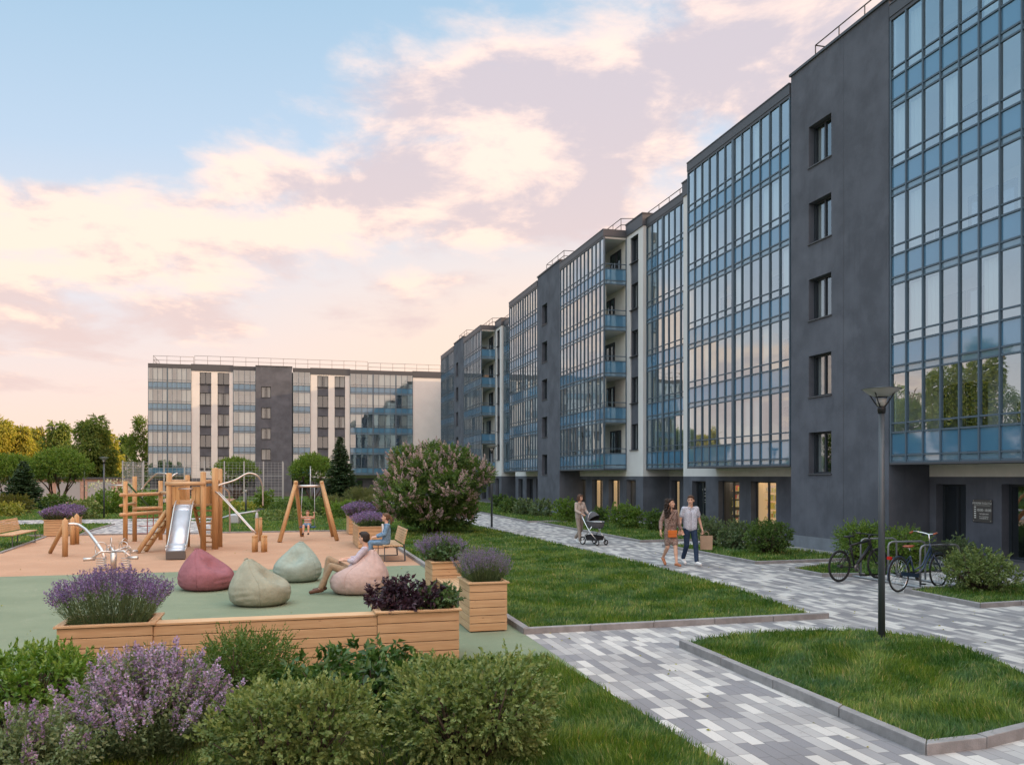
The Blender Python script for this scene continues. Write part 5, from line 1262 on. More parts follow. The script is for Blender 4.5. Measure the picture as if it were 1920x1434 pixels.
for k, (px, yt, yb_, cap) in enumerate(((476, 1004, 1035, 0), (480, 1003, 1034.5, 0), (493, 1003, 1035, 0), (497.5, 1003, 1034.5, 0), (481.5, 968, 1016, 1), (488.5, 970, 1014, 0), (412.5, 967, 1010, 1), (398, 975, 1009, 0))):
    q = g(px, yb_); Y = q.y; h = H-(yt-HOR)*Y/F; q = q-TO; q.z = 0
    po = part('post', 'wood_post', lambda b: b.tube([q, q+Vector((0,0,h-.05))], .06, 12))
    b = MB(); b.lathe([(.062,h-.06),(.062,h-.02),(.045,h+(.10 if cap else .0)),(0,h+(.16 if cap else .01))], q, 12); b.build('post_cap', M['galv'] if cap else M['wood_post'], po)

# ---------------------------------------------------------------- balance beam, rocker, cable-seat device behind
q = g(123, 1043.5); bo = Vector((q.x, q.y, .005)); bb = thing('balance_beam', 'curved steel balance pipe held by short timber posts', 'play equipment', bo)
def B3(px, py, Y): return at(px, py, Y)-bo
def bpart(name, m, fn): b = MB(); fn(b); return b.build(name, M[m], bb)
for (px, yb_, h) in ((122, 1043.5, 1.02), (144, 1020, .95), (136, 1021, .85)):
    q = g(px, yb_)-bo; q.z = 0; bpart('post', 'wood_post', lambda b: (b.tube([q, q+Vector((0,0,h))], .075, 12), b.lathe([(.074,h),(.0,h+.09)], q, 12)))
q = g(94, 1037.5)-bo; q.z = .03; bpart('brace', 'wood_post', lambda b: b.tube([q, B3(120, 985, 23.9)], [.055, .065], 12))
arc = [(128,983,24),(138,982,24.2),(148,984,24.2),(160,992,24),(170,1003,23.7),(180,1016,23.4),(190,1030,23.2),(197,1047,23.0)]
bpart('steel_pipe', 'steel', lambda b: b.tube([B3(*p) for p in arc], .045, 12))
q = g(213, 1068); ro = Vector((q.x, q.y, .005)); rk = thing('spring_rocker', 'four-seat steel spring rocker with ring handles', 'play equipment', ro)
def K(name, m, fn): b = MB(); fn(b); return b.build(name, M[m], rk)
K('pillar', 'steel', lambda b: b.tube([(0,0,0),(0,0,.42)], .07, 16))
for k in range(2):
    c = Vector(((-1)**k*.30, .0, 0)); K('spring', 'steel', lambda b: b.tube([c+Vector((.11*cos(t*.55), .11*sin(t*.55), .02+t*.30/60)) for t in range(60)], .011, 5))
hub = Vector((0, 0, .44)); ends = [Vector((.50,-.12,.30)), Vector((-.44,-.25,.28)), Vector((-.52,.85,.40)), Vector((.10,.85,.36))]
for e in ends:
    m1 = hub.lerp(e, .55)+Vector((0,0,.10)); K('arm', 'steel', lambda b: b.tube([hub, m1, e], .026, 10))
    f = (e-hub); f.z = 0; f.normalize(); st_ = K('seat', 'steel', lambda b: b.tube([e-f*.10, e+f*.16], [.035, .045], 12))
    c = m1+Vector((0,0,.10)); K('ring_handle', 'steel', lambda b: b.ring(c, .13, .011, f.cross(Vector((0,0,1)))))
    K('foot_rest', 'steel', lambda b: b.ring(m1+f*.12-Vector((0,0,.06)), .10, .010, f))
q = g(442, 981); to = Vector((q.x, q.y, .005)); tt_ = thing('seesaw', 'low grey metal seesaw on the grass behind the posts', 'play equipment', to)
b = MB(); b.box(-.2, .2, -.2, .2, 0, .42); b.build('base', M['galv'], tt_, bevel=.03)
b = MB(); b.tube([(-1.1,0,.12),(-.2,0,.40),(1.2,-.1,.62)], .05, 10); b.build('beam', M['galv'], tt_)
for x, z in ((-1.1, .14), (1.2, .66)): b = MB(); b.box(x-.16, x+.16, -.15, .12, z, z+.05); b.build('seat', M['lamp_paint'], tt_)

# ---------------------------------------------------------------- cycle stands and bicycles
cs = thing('cycle_stand', 'three steel hoops on a floor rail holding the two bicycles', 'cycle stand', wl(12.5, 15.4, .03), A)
for y in (.9, 0, -.95):
    b = MB(); b.tube([(0,y,0),(0,y,.76),(.03,y,.82),(.10,y,.85),(.85,y,.85),(.92,y,.82),(.95,y,.76),(.95,y,0)], .021, 12); b.build('hoop', M['stand_steel'], cs)
for x in (.0, .95): b = MB(); b.box(x-.06, x+.06, -1.15, 1.15, -.012, .006); b.build('floor_rail', M['galv'], cs)
def bike(label, rear, front, style):
    rear, front = Vector(rear), Vector(front); d_ = front-rear; L = d_.length; rz = math.atan2(d_.y, d_.x); o = thing('bicycle', label, 'bicycle', (rear.x, rear.y, .012), rz); R_ = .345; fr = 'black' if style == 'hard' else 'bike_blue'
    def bp(name, m, fn, par=o): b = MB(); fn(b); return b.build(name, M[m], par)
    k = L/1.08
    for x in (0, L):
        w = bp('wheel', 'tyre', lambda b: b.ring((x,0,R_), R_-.02, .022 if style == 'hard' else .017, (0,1,0), 40, 8))
        bp('rim', 'black' if style == 'hard' else 'chrome', lambda b: b.ring((x,0,R_), R_-.045, .010, (0,1,0), 40, 6), w)
        bp('spokes', 'black' if style == 'hard' else 'chrome', lambda b: [b.tube([(x+.02*cos(a+.5), (-1)**j*.025, R_+.02*sin(a+.5)), (x+(R_-.05)*cos(a), 0, R_+(R_-.05)*sin(a))], .0028, 4) for j, a in enumerate([2*pi*i/26 for i in range(26)])], w)
        bp('hub', 'plate_grey', lambda b: b.tube([(x,-.05,R_),(x,.05,R_)], .022, 10), w)
    bbk = Vector((.42*k, 0, .29)); st = Vector((.30*k, 0, .80)); hd = Vector((.84*k, 0, .86)); hl = Vector((.87*k, 0, .74)); rh = Vector((0,0,R_)); fh = Vector((L,0,R_)); t = .020
    if style == 'hard':
        bp('frame', fr, lambda b: (b.tube([st, bbk], .023), b.tube([st+Vector((.01,0,-.02)), hd], [.024,.03]), b.tube([hl, bbk], [.038,.036]), b.tube([hd+Vector((-.01,0,.04)), hl+Vector((.01,0,-.04))], .032),
            *[b.tube([rh+Vector((0,s*.06,0)), st+Vector((.01,s*.02,-.08))], .010) for s in (-1,1)], *[b.tube([rh+Vector((0,s*.06,0)), bbk+Vector((0,s*.03,0))], .012) for s in (-1,1)]))
    else:
        bp('frame', fr, lambda b: (b.tube([st+Vector((0,0,-.1)), bbk], .017), b.tube([hd+Vector((.0,0,-.02)), hd.lerp(bbk,.55)+Vector((.02,0,-.06)), bbk+Vector((0,0,.12))], .016), b.tube([hl, hl.lerp(bbk,.55)+Vector((.03,0,-.08)), bbk], .018), b.tube([hd+Vector((-.01,0,.05)), hl+Vector((.01,0,-.04))], .021),
            *[b.tube([rh+Vector((0,s*.06,0)), st+Vector((.01,s*.02,-.12))], .009) for s in (-1,1)], *[b.tube([rh+Vector((0,s*.06,0)), bbk+Vector((0,s*.03,0))], .010) for s in (-1,1)]))
    bp('fork', fr, lambda b: [b.tube([hl+Vector((.01,s*.03,-.05)), hl.lerp(fh,.6)+Vector((.0,s*.055,0)), fh+Vector((0,s*.055,0))], .014) for s in (-1,1)])
    bp('chainwheel', 'plate_grey', lambda b: (b.tube([bbk+Vector((0,-.055,0)), bbk+Vector((0,-.062,0))], .085, 24), b.tube([bbk+Vector((0,-.06,0)), bbk+Vector((0,.06,0))], .02)))
    bp('crank', 'plate_grey', lambda b: (b.tube([bbk+Vector((0,-.07,0)), bbk+Vector((.07,-.085,-.15))], .011), b.tube([bbk+Vector((0,.07,0)), bbk+Vector((-.07,.085,.15))], .011)))
    bp('pedal', 'black', lambda b: (b.box(bbk.x+.03, bbk.x+.12, -.17, -.09, bbk.z-.165, bbk.z-.14), b.box(bbk.x-.12, bbk.x-.03, .09, .17, bbk.z+.14, bbk.z+.165)))
    bp('chain', 'black', lambda b: (b.tube([rh+Vector((0,-.058,.035)), bbk+Vector((0,-.058,.083))], .005, 4), b.tube([rh+Vector((0,-.058,-.035)), bbk+Vector((0,-.058,-.083))], .005, 4), b.tube([rh+Vector((0,-.062,0)), rh+Vector((0,-.05,0))], .045, 16)))
    sp = st+Vector((-.035,0,.14)) if style == 'hard' else st+Vector((-.03,0,.06))
    bp('seat_post', 'black' if style == 'hard' else 'chrome', lambda b: b.tube([st, sp], .014))
    sd = bp('saddle', 'black' if style == 'hard' else 'leather', lambda b: (b.ell(sp+Vector((-.05,0,.03)), .10, .075 if style == 'hard' else .10, .028), b.ell(sp+Vector((.07,0,.035)), .11, .026, .02)))
    if style == 'hard':
        hb = hd+Vector((.02,0,.13)); bp('handlebar', 'black', lambda b: (b.tube([hd, hd+Vector((-.02,0,.10)), hb+Vector((.05,0,0))], .018), b.tube([hb+Vector((0,-.34,.02)), hb+Vector((.05,-.1,0)), hb+Vector((.05,.1,0)), hb+Vector((0,.34,.02))], .013)))
        [bp('grip', 'rubber_knob', lambda b: b.tube([hb+Vector((-.0,s*.24,.018)), hb+Vector((-.01,s*.35,.02))], .019)) for s in (-1,1)]
    else:
        hb = hd+Vector((-.05,0,.24)); bp('handlebar', 'chrome', lambda b: (b.tube([hd, hb], .012), b.tube([hb+Vector((-.24,-.25,.03)), hb+Vector((-.10,-.25,.06)), hb+Vector((.05,-.12,.02)), hb, hb+Vector((.05,.12,.02)), hb+Vector((-.10,.25,.06)), hb+Vector((-.24,.25,.03))], .011)))
        [bp('grip', 'leather', lambda b: b.tube([hb+Vector((-.15,s*.25,.05)), hb+Vector((-.26,s*.25,.025))], .018)) for s in (-1,1)]
        bp('mudguard', fr, lambda b: b.ring((0,0,R_), R_+.02, .012, (0,1,0), 24, 6, radians(-10), radians(170))); bp('mudguard', fr, lambda b: b.ring((L,0,R_), R_+.02, .012, (0,1,0), 24, 6, radians(10), radians(150)))
        bp('chain_guard', fr, lambda b: b.obox((bbk+rh)/2+Vector((0,-.075,.02)), L*.42, .012, .08, Matrix.Rotation(radians(7), 3, 'Y')))
        bp('tail_lamp', 'red_lens', lambda b: b.box(-.33, -.27, -.04, .04, .66, .72))
        def bask(b):
            c = fh+Vector((-.04,0,.34)); W1, W0, hh = .17, .12, .24
            for j in range(8):
                z = c.z+hh*j/7; s = W0+(W1-W0)*j/7; q = [(c.x-s,-s,z),(c.x+s,-s,z),(c.x+s,s,z),(c.x-s,s,z),(c.x-s,-s,z)]; b.tube(q, .004, 4)
            for j in range(8):
                for (ax_, ay_, bx_, by_) in ((-1,-1,1,-1),(1,-1,1,1),(1,1,-1,1),(-1,1,-1,-1)):
                    u = j/8; X_ = ax_+(bx_-ax_)*u; Y_ = ay_+(by_-ay_)*u; b.tube([(c.x+X_*W0, Y_*W0, c.z), (c.x+X_*W1, Y_*W1, c.z+hh)], .003, 4)
            b.box(c.x-W0, c.x+W0, -W0, W0, c.z-.003, c.z+.003)
        bp('basket', 'black', bask)
        bp('luggage_rack', 'black', lambda b: (b.tube([(.15,-.06,.70),(-.30,-.06,.70),(-.30,.06,.70),(.15,.06,.70)], .007, 5), *[b.tube([(0,s*.06,R_),(-.12,s*.06,.70)], .006, 5) for s in (-1,1)]))
    return o
bike('black hardtail bicycle leaning in the left of the cycle stands', g(1574, 1092), Vector((8.15, 18.72, 0)), 'hard')
bike('dark blue city bicycle with brown saddle and wire front basket', g(1685, 1111.5), Vector((8.78, 17.28, 0)), 'city')

# ---------------------------------------------------------------- plaque and lettering
def text(body, size, loc, rot, m, par, name='lettering'):
    c = bpy.data.curves.new(name, 'FONT'); c.body = body; c.size = size; c.align_x = 'CENTER'; c.align_y = 'CENTER'; c.extrude = .0015
    t = bpy.data.objects.new(name, c); COL.objects.link(t); bpy.context.view_layer.update(); dg = bpy.context.evaluated_depsgraph_get()
    me = bpy.data.meshes.new_from_object(t.evaluated_get(dg)); bpy.data.objects.remove(t)
    me.materials.clear(); o = link_mesh(name, me, M[m], par); o.location = loc; o.rotation_euler = rot; return o
sa = (fs(1826, PW)+fs(1861.5, PW))/2; sw2 = abs(fs(1826, PW)-fs(1861.5, PW)); Yp = wl(PW, sa).y; zt_, zb_ = H-(936.5-HOR)*Yp/F, H-(978.5-HOR)*Yp/F; zc = (zt_+zb_)/2
pq = thing('sign_plaque', 'small dark metal opening-hours plaque on the wall beside the entrance', 'sign', wl(PW-.03, sa, zc), A)
b = MB(); b.box(-.006, .006, -sw2/2, sw2/2, (zb_-zc), (zt_-zc)); b.build('plate', M['plate_grey'], pq, bevel=.002)
hh = (zt_-zb_); rot = (pi/2, 0, -pi/2)
text('РЕЖИМ РАБОТЫ', .052*sw2/.55*1.3, (-.009, 0, hh*.33), rot, 'letter', pq); text('10:00–18:00', .085*sw2/.55, (-.009, -sw2*.10, hh*.03), rot, 'letter', pq)
text('ежедневно', .05*sw2/.55, (-.009, -sw2*.10, -hh*.13), rot, 'letter', pq); text('без перерыва\nвыходной: вс', .040*sw2/.55, (-.009, -sw2*.10, -hh*.29), rot, 'letter', pq)
b = MB(); b.box(-.0085, -.007, -sw2*.42, sw2*.42, hh*.235, hh*.245)
for k in range(6): b.box(-.0085, -.007, sw2*.32, sw2*.42, hh*(.14-.095*k), hh*(.14-.095*k+.05))
b.build('hours_marks', M['letter'], pq)
b = MB()
for y in (-1, 1):
    for z in (-1, 1): b.tube([(-.012, y*(sw2/2-.03), z*(hh/2-.03)), (.03, y*(sw2/2-.03), z*(hh/2-.03))], .012, 8)
b.build('bolts', M['steel'], pq)
sd_ = (fs(1306, PW)+fs(1322, PW))/2
ds = thing('door_lettering', 'small white opening-hours lettering on the glass shop door', 'sign', wl(PW+.245, sd_-.05, 1.55), A)
for i, (t_, z_, s_) in enumerate((('РЕЖИМ РАБОТЫ', .16, .085), ('пн–пт 10:00–20:00', .02, .07), ('сб–вс 10:00–18:00', -.10, .07), ('ОТКРЫТО', -.27, .07))): text(t_, s_, (0, 0, z_), rot, 'letter', ds)
b = MB(); b.box(-.002, 0, -.27, .27, .235, .245); b.box(-.002, 0, -.27, .27, -.375, -.365); b.build('rule_line', M['letter'], ds)
# small parked things glimpsed beyond the court
for i, (px, py, Y, lb) in enumerate(((288, 946, 62, 'dark scooter parked behind the log posts'), (400, 944, 62, 'dark scooter parked behind the slide tower'))):
    q = at(px, py, Y); o = thing('scooter', lb, 'scooter', (q.x, q.y, 0), .4*i)
    for x in (-.5, .5): b = MB(); b.ring((x,0,.25), .2, .06, (0,1,0), 20, 6); b.build('wheel', M['tyre'], o)
    b = MB(); b.tube([(-.6,0,.6),(-.2,0,.62),(-.05,0,.35),(.25,0,.32),(.42,0,.6),(.38,0,.95)], [.1,.13,.09,.09,.09,.05], 10); b.build('body', M['black'], o)
    b = MB(); b.ell((-.35,0,.74), .32, .13, .07); b.build('saddle', M['pram_dark'], o); b = MB(); b.tube([(.34,-.3,1.0),(.38,0,.98),(.34,.3,1.0)], .02, 6); b.build('handlebar', M['chrome'], o)
# ---------------------------------------------------------------- people (local x forward, y to their left)
def capsule(b, p, q, r0, r1=None, n=12):
    p, q = Vector(p), Vector(q); r1 = r0 if r1 is None else r1; ax = q-p; L = ax.length
    if L < 1e-5: ax = Vector((0,0,1)); L = 1e-5
    ax.normalize(); x = ax.orthogonal().normalized(); y = ax.cross(x); rings = []
    for k in range(1, 5): a = -pi/2+k*pi/8; rings.append((p, r0*cos(a), r0*sin(a)))
    for k in range(0, 4): a = k*pi/8; rings.append((q, r1*cos(a), r1*sin(a)))
    vs = [p-ax*r0]
    for c, rr_, h in rings:
        for i in range(n): a = 2*pi*i/n; vs.append(c+ax*h+(x*cos(a)+y*sin(a))*rr_)
    vs.append(q+ax*r1); m = len(rings); fc = [(0, 1+(i+1) % n, 1+i) for i in range(n)]
    for j in range(m-1):
        for i in range(n): fc.append((1+j*n+i, 1+j*n+(i+1) % n, 1+(j+1)*n+(i+1) % n, 1+(j+1)*n+i))
    e = 1+m*n; fc += [(e, 1+(m-1)*n+i, 1+(m-1)*n+(i+1) % n) for i in range(n)]; b.add(vs, fc, True)
def fused(b, name, m, par, vox=.008, it=3):
    o = b.build(name, M[m], par, smooth=True); r_ = o.modifiers.new('fuse', 'REMESH'); r_.mode = 'VOXEL'; r_.voxel_size = vox; r_.use_smooth_shade = True
    s = o.modifiers.new('soften', 'SMOOTH'); s.iterations = it; s.factor = .5; return o
def hand(b, w, d, palm, side, S, curl=.5, thumb=True):
    "w wrist, d direction of the hand, palm = direction the palm faces, side = towards the thumb"
    d, palm = Vector(d).normalized(), Vector(palm).normalized(); side = Vector(side); side = (side-d*side.dot(d)).normalized(); palm = d.cross(side) if palm.dot(d.cross(side)) > 0 else -d.cross(side)
    k = w+d*.085*S
    for u in (-.030, -.010, .010, .030): capsule(b, w+side*u*.6*S, k+side*u*S, .014*S, .013*S, 8)
    for i, (u, l) in enumerate(((.030, .072), (.011, .082), (-.010, .075), (-.030, .058))):
        a = k+side*u*S; c = curl*(1+.1*i); d1 = (d*cos(c*.8)+palm*sin(c*.8)); d2 = (d*cos(c*1.8)+palm*sin(c*1.8)); m_ = a+d1*l*.5*S; capsule(b, a, m_, .0095*S, .0088*S, 8); capsule(b, m_, m_+d2*l*.5*S, .0088*S, .007*S, 8)
    t0 = w+d*.022*S+side*.028*S; t1 = t0+(side*.75+d*.75+palm*.25).normalized()*.038*S; capsule(b, t0, t1, .013*S, .010*S, 8); capsule(b, t1, t1+(d+palm*.4).normalized()*.030*S, .010*S, .0085*S, 8)
def person(label, loc, rz, J, S=1., skin='skin', female=False, hair=('short', 'hair_brown'), look=0., tilt=0., sleeves=1., top='shirt_check', legs='khaki', shoe='shoe_brown', dress=False, shorts=False, curls=(.5, .5), vox=.008, collar=True, openshirt=False):
    V = {k: Vector(v) for k, v in J.items()}; o = thing('person', label, 'person', loc, rz)
    b = MB(); hd = V['head']; nk = V['neck']
    Rh = Matrix.Rotation(look, 3, 'Z') @ Matrix.Rotation(tilt, 3, 'Y')      # head axes: x = face
    def h(x, y, z): return hd+Rh@Vector((x, y, z))*S
    bw = .92 if female else 1.
    # head
    b.ell(h(-.012, 0, .025), .098*S, .078*S, .098*S, 16, 12, Rh); b.ell(h(.022, 0, -.035), .070*S, .062*S, .082*S, 16, 12, Rh); capsule(b, h(.055,0,-.085), h(.062,0,-.088), .026*S)
    capsule(b, h(.086,0,.012), h(.104,0,-.026), .010*S, .014*S, 8)                                            # nose
    for s in (-1, 1): b.ell(h(-.005, s*.080, -.012), .018*S, .010*S, .032*S, 8, 6, Rh); capsule(b, h(.072, s*.012, .040), h(.062, s*.045, .038), .012*S, .010*S, 8); b.ell(h(.058, s*.038, -.028), .024*S, .022*S, .024*S, 8, 6, Rh)
    capsule(b, h(.083, -.018, -.055), h(.083, .018, -.055), .009*S)
    capsule(b, nk-Vector((0,0,.05))*S, hd+Rh@Vector((-.02,0,-.04))*S, .058*S*bw, .052*S*bw)
    ch, pv = V['chest'], V['pelvis']; yl = (V['sl']-V['sr']).normalized(); w = (V['sl']-V['sr']).length/2
    for s in (-1, 1):
        capsule(b, ch+yl*s*w*.45, pv+yl*s*w*.42, .095*S*bw, .10*S*bw); capsule(b, nk-Vector((0,0,.035))*S, V['sl' if s > 0 else 'sr'], .05*S, .052*S*bw)
    for s, q in ((1, 'l'), (-1, 'r')):
        sh, el, ha = V['s'+q], V['e'+q], V['h'+q]; capsule(b, sh, el, .047*S*bw, .037*S*bw); capsule(b, el, ha, .037*S*bw, .024*S*bw); 
        mid = el.lerp(ha, .3); capsule(b, el, mid, .038*S*bw, .038*S*bw)
        d_ = V.get('d'+q, ha-el); hand(b, ha, d_, V.get('p'+q, Vector((0, -s, 0))), V.get('t'+q, Vector((1, 0, .2))), S, curls[0 if s > 0 else 1])
        hp, kn, an, to = V['p'+q+'0'] if ('p'+q+'0') in V else V['hp'+q], V['k'+q], V['a'+q], V['t'+q+'o']
        capsule(b, hp, kn, .082*S, .055*S); capsule(b, kn, an, .052*S, .034*S); capsule(b, kn.lerp(an, .12), kn.lerp(an, .42), .054*S, .052*S); capsule(b, an, an.lerp(to, .2)+Vector((0,0,-.03))*S, .036*S, .034*S); capsule(b, an+Vector((0,0,-.05))*S, to, .034*S, .028*S)
    body = fused(b, 'body', skin, o, vox*.8, 2)
    # eyes, brows, mouth
    b = MB()
    for s in (-1, 1): b.ell(h(.083, s*.031, .018), .007*S, .012*S, .008*S, 8, 6, Rh)
    b.build('eyes', M['black'], o)
    b = MB()
    for s in (-1, 1): capsule(b, h(.088, s*.018, .042), h(.078, s*.046, .040), .0045*S, .0035*S, 6)
    b.build('eyebrows', M[hair[1]], o)
    b = MB(); capsule(b, h(.090, -.020, -.056), h(.090, .020, -.056), .0065*S, None, 8); b.build('mouth', M['lip'], o)
    # hair
    b = MB(); b.ell(h(-.028, 0, .043), .098*S, .088*S, .088*S, 16, 10, Rh); b.ell(h(-.050, 0, .0), .075*S, .083*S, .085*S, 14, 10, Rh); capsule(b, h(.055,-.04,.092), h(.055,.04,.092), .028*S)
    rr = random.Random(3)
    if hair[0] == 'bob':
        for s in (-1, 1):
            for k in range(4): capsule(b, h(.03-.03*k, s*.075, .04), h(.025-.032*k, s*.088, -.10), .024*S, .020*S, 8)
    elif hair[0] == 'tail':
        capsule(b, h(-.11,0,.05), h(-.135,0,.03), .03*S, .035*S); capsule(b, h(-.135,0,.03), h(-.165,0,-.07), .036*S, .040*S); capsule(b, h(-.165,0,-.07), h(-.155,0,-.18), .038*S, .018*S)
    elif hair[0] == 'curly':
        for k in range(230):
            a = rr.uniform(.95, 2*pi-.95); z = rr.uniform(-.36, .12); r_ = (.095+.05*rr.random())*(1 if z < .03 else .8)+(.025 if z < -.08 else 0); b.ell(h(cos(a)*r_*.95-.03, sin(a)*r_*1.1, z), .026*S, .026*S, .034*S, 8, 6)
    elif hair[0] == 'short':
        capsule(b, h(-.03,0,.11), h(.045,0,.105), .03*S)
    fused(b, 'hair', hair[1], o, .007, 1)
    # upper garment
    b = MB(); e = .014*S
    for s, q in ((1, 'l'), (-1, 'r')):
        capsule(b, ch+yl*s*w*.45, pv+yl*s*w*.38, .098*S*bw+e, (.098*S+e*1.3 if not female else (.082*S+e if dress else .100*S+e))); capsule(b, V['s'+q], ch+yl*s*w*.4, .055*S*bw+e, .09*S*bw+e); capsule(b, nk-Vector((0,0,.055))*S, V['s'+q], .050*S+e*.6, .050*S*bw+e)
        if female: capsule(b, ch+yl*s*w*.38+Vector((.055,0,-.03))*S, ch+yl*s*w*.38+Vector((.06,0,-.05))*S, .062*S)
        sh, el, ha = V['s'+q], V['e'+q], V['h'+q]; fsl = min(1, sleeves*2)
        capsule(b, sh, sh.lerp(el, fsl), .050*S*bw+e, (.043 if sleeves > .5 else .052)*S*bw+e)
        if sleeves > .5: capsule(b, el, el.lerp(ha, (sleeves-.5)*2), .043*S*bw+e, .034*S*bw+e)
    capsule(b, ch.lerp(pv, .55), ch.lerp(pv, .6), .10*S)
    fused(b, 'dress_top' if dress else 'shirt', top, o, vox, 3)
    if collar:
        b = MB(); 
        for s in (-1, 1):
            c = nk+Vector((.045, s*.028, -.02))*S; b.obox(c, .045*S, .035*S, .016*S, Matrix.Rotation(s*.5, 3, 'Z')@Matrix.Rotation(.9, 3, 'Y'))
        b.build('collar', M[top], o, bevel=.004)
    # lower garment
    b = MB()
    if dress:
        for s, q in ((1, 'l'), (-1, 'r')):
            kn = V['hp'+q].lerp(V['k'+q], .74); capsule(b, pv+yl*s*.04*S, V['hp'+q].lerp(kn, .2), .095*S, .105*S); capsule(b, V['hp'+q], kn, .100*S, .088*S)
        capsule(b, (V['hpl']+V['hpr'])/2, (V['kl']+V['kr'])/2+Vector((0,0,.17)), .10*S, .10*S); fused(b, 'skirt', legs, o, vox, 5)
        b = MB(); c = ch.lerp(pv, .62); b.lathe([(.128*S, -.014),(.134*S, 0),(.128*S, .014)], c, 24); b.build('belt', M[legs], o).scale = (1, 1, 1)
    else:
        for s, q in ((1, 'l'), (-1, 'r')):
            hp, kn, an = V['hp'+q], V['k'+q], V['a'+q]; capsule(b, pv+yl*s*.05*S, hp, .098*S, .095*S)
            if shorts: capsule(b, hp, hp.lerp(kn, .85), .095*S, .085*S)
            else: capsule(b, hp, kn, .092*S, .066*S); capsule(b, kn, kn.lerp(an, .93), .066*S, .055*S if not female else .062*S)
        fused(b, 'shorts' if shorts else 'trousers', legs, o, vox, 3)
    # shoes
    for q in ('l', 'r'):
        an, to = V['a'+q], V['t'+q+'o']; b = MB(); hl = an+Vector((0,0,-.045))*S-(to-an).normalized()*.03*S
        capsule(b, hl, to, .042*S, .038*S); capsule(b, an+Vector((0,0,-.03))*S, an.lerp(to, .5)+Vector((0,0,-.01))*S, .042*S, .036*S); fused(b, 'shoe', shoe, o, .006, 2)
    return o
def walk(S, hl=.86, fwd=.26, back=.26, wd=.09, sw=.172, tiltx=0., armL=None, armR=None, lead='l', heel=.10):
    "standing height about 1.75*S"
    J = dict(pelvis=(0,0,.94), chest=(.01,0,1.28), neck=(.0,0,1.46), head=(.03,0,1.615), sl=(0,sw,1.40), sr=(0,-sw,1.40), hpl=(0,wd,.90), hpr=(0,-wd,.90))
    a, c = ('l', 'r') if lead == 'l' else ('r', 'l'); sg = 1 if a == 'l' else -1
    J['k'+a] = (fwd*.62, sg*wd, .49); J['a'+a] = (fwd, sg*wd*.8, .10); J['t'+a+'o'] = (fwd+.17, sg*wd*.95, .055)
    J['k'+c] = (-back*.05, -sg*wd, .49); J['a'+c] = (-back, -sg*wd*.8, .10+heel); J['t'+c+'o'] = (-back+.14, -sg*wd*.9, .045)
    J.update(armL or {}); J.update(armR or {}); return {k: (Vector(v)*S if k[0] not in '' and not (k in ('dl','dr','pl','pr','tl','tr')) else Vector(v)) for k, v in J.items()}
HD = radians(-74)
# the couple
mp = g(1294, 1059.5); S = 1.03
J = walk(S, lead='l', fwd=.20, back=.24, armL=dict(el=(-.03,.27,1.12), hl=(.05,.31,.87), pl=(0,-1,0), tl=(1,0,0), dl=(.1,.05,-1)), armR=dict(er=(-.05,-.25,1.12), hr=(.02,-.30,.86), pr=(-1,0,0), tr=(0,1,0), dr=(.15,-.1,-1)), heel=.05)
person('walking man in a pale patterned short-sleeved shirt and dark jeans holding a paper bag', (mp.x, mp.y, .008), HD, J, S, 'skin', False, ('short', 'hair_brown'), look=radians(-38), tilt=radians(6), sleeves=.28, top='shirt_dots', legs='denim_dark', shoe='shoe_white', curls=(1.2, .9))
bag_p = mp+Matrix.Rotation(HD, 3, 'Z')@(Vector((.05,.32,.80))*S)
wp = g(1257, 1061.5); S = .985
J = walk(S, lead='l', fwd=.22, back=.30, wd=.075, sw=.150, armL=dict(el=(-.06,.24,1.13), hl=(-.02,.34,.90), pl=(1,0,0), tl=(0,-1,0), dl=(.1,.2,-1)), armR=dict(er=(-.06,-.24,1.14), hr=(.04,-.30,.90), pr=(0,1,0), tr=(1,0,0), dr=(.12,-.05,-1)), heel=.10)
person('walking woman with long dark curls in a brown patterned knee-length dress', (wp.x, wp.y, .008), HD, J, S, 'skin', True, ('curly', 'hair_dark'), look=radians(34), tilt=radians(-6), sleeves=.85, top='dress_dots', legs='dress_dots', shoe='sandal', dress=True, curls=(.9, .4))
q = wp+Matrix.Rotation(HD, 3, 'Z')@(Vector((.165,-.03,.86))*S); o = thing('handbag', 'small bright orange shoulder bag across the dress of the curly-haired woman', 'handbag', q, HD)
b = MB(); b.box(-.035, .035, -.115, .115, -.10, .08); b.build('body', M['orange_leather'], o, bevel=.02)
b = MB(); b.box(.036, .044, -.118, .118, -.01, .085); b.build('flap', M['orange_leather'], o, bevel=.004)
b = MB(); z = Vector((0,0,0)); b.tube([(-.02,.11,.07),(-.035,.17,.30),(-.08,.16,.50),(-.16,.13,.565)], .007, 6); b.tube([(-.02,-.11,.07),(-.03,-.10,.22),(-.02,0,.42),(-.05,.10,.53),(-.16,.13,.565)], .007, 6); b.build('strap', M['shoe_brown'], o)
o = thing('paper_bag', 'brown paper shopping bag in the hand of the man in jeans', 'bag', (bag_p.x+.10, bag_p.y+.02, .40), HD+radians(62))
b = MB(); b.add([(-.15,-.06,0),(.15,-.06,0),(.15,.06,0),(-.15,.06,0),(-.16,-.07,.36),(.16,-.07,.36),(.16,.07,.36),(-.16,.07,.36)], [(3,2,1,0),(0,1,5,4),(1,2,6,5),(2,3,7,6),(3,0,4,7)]); b.build('bag_body', M['kraft'], o)
b = MB()
for y in (-.055, .055): b.tube([(-.07,y,.35),(-.055,y,.43),(0,y*.5,.475),(.055,y,.43),(.07,y,.35)], .006, 6)
b.build('handle', M['kraft'], o)
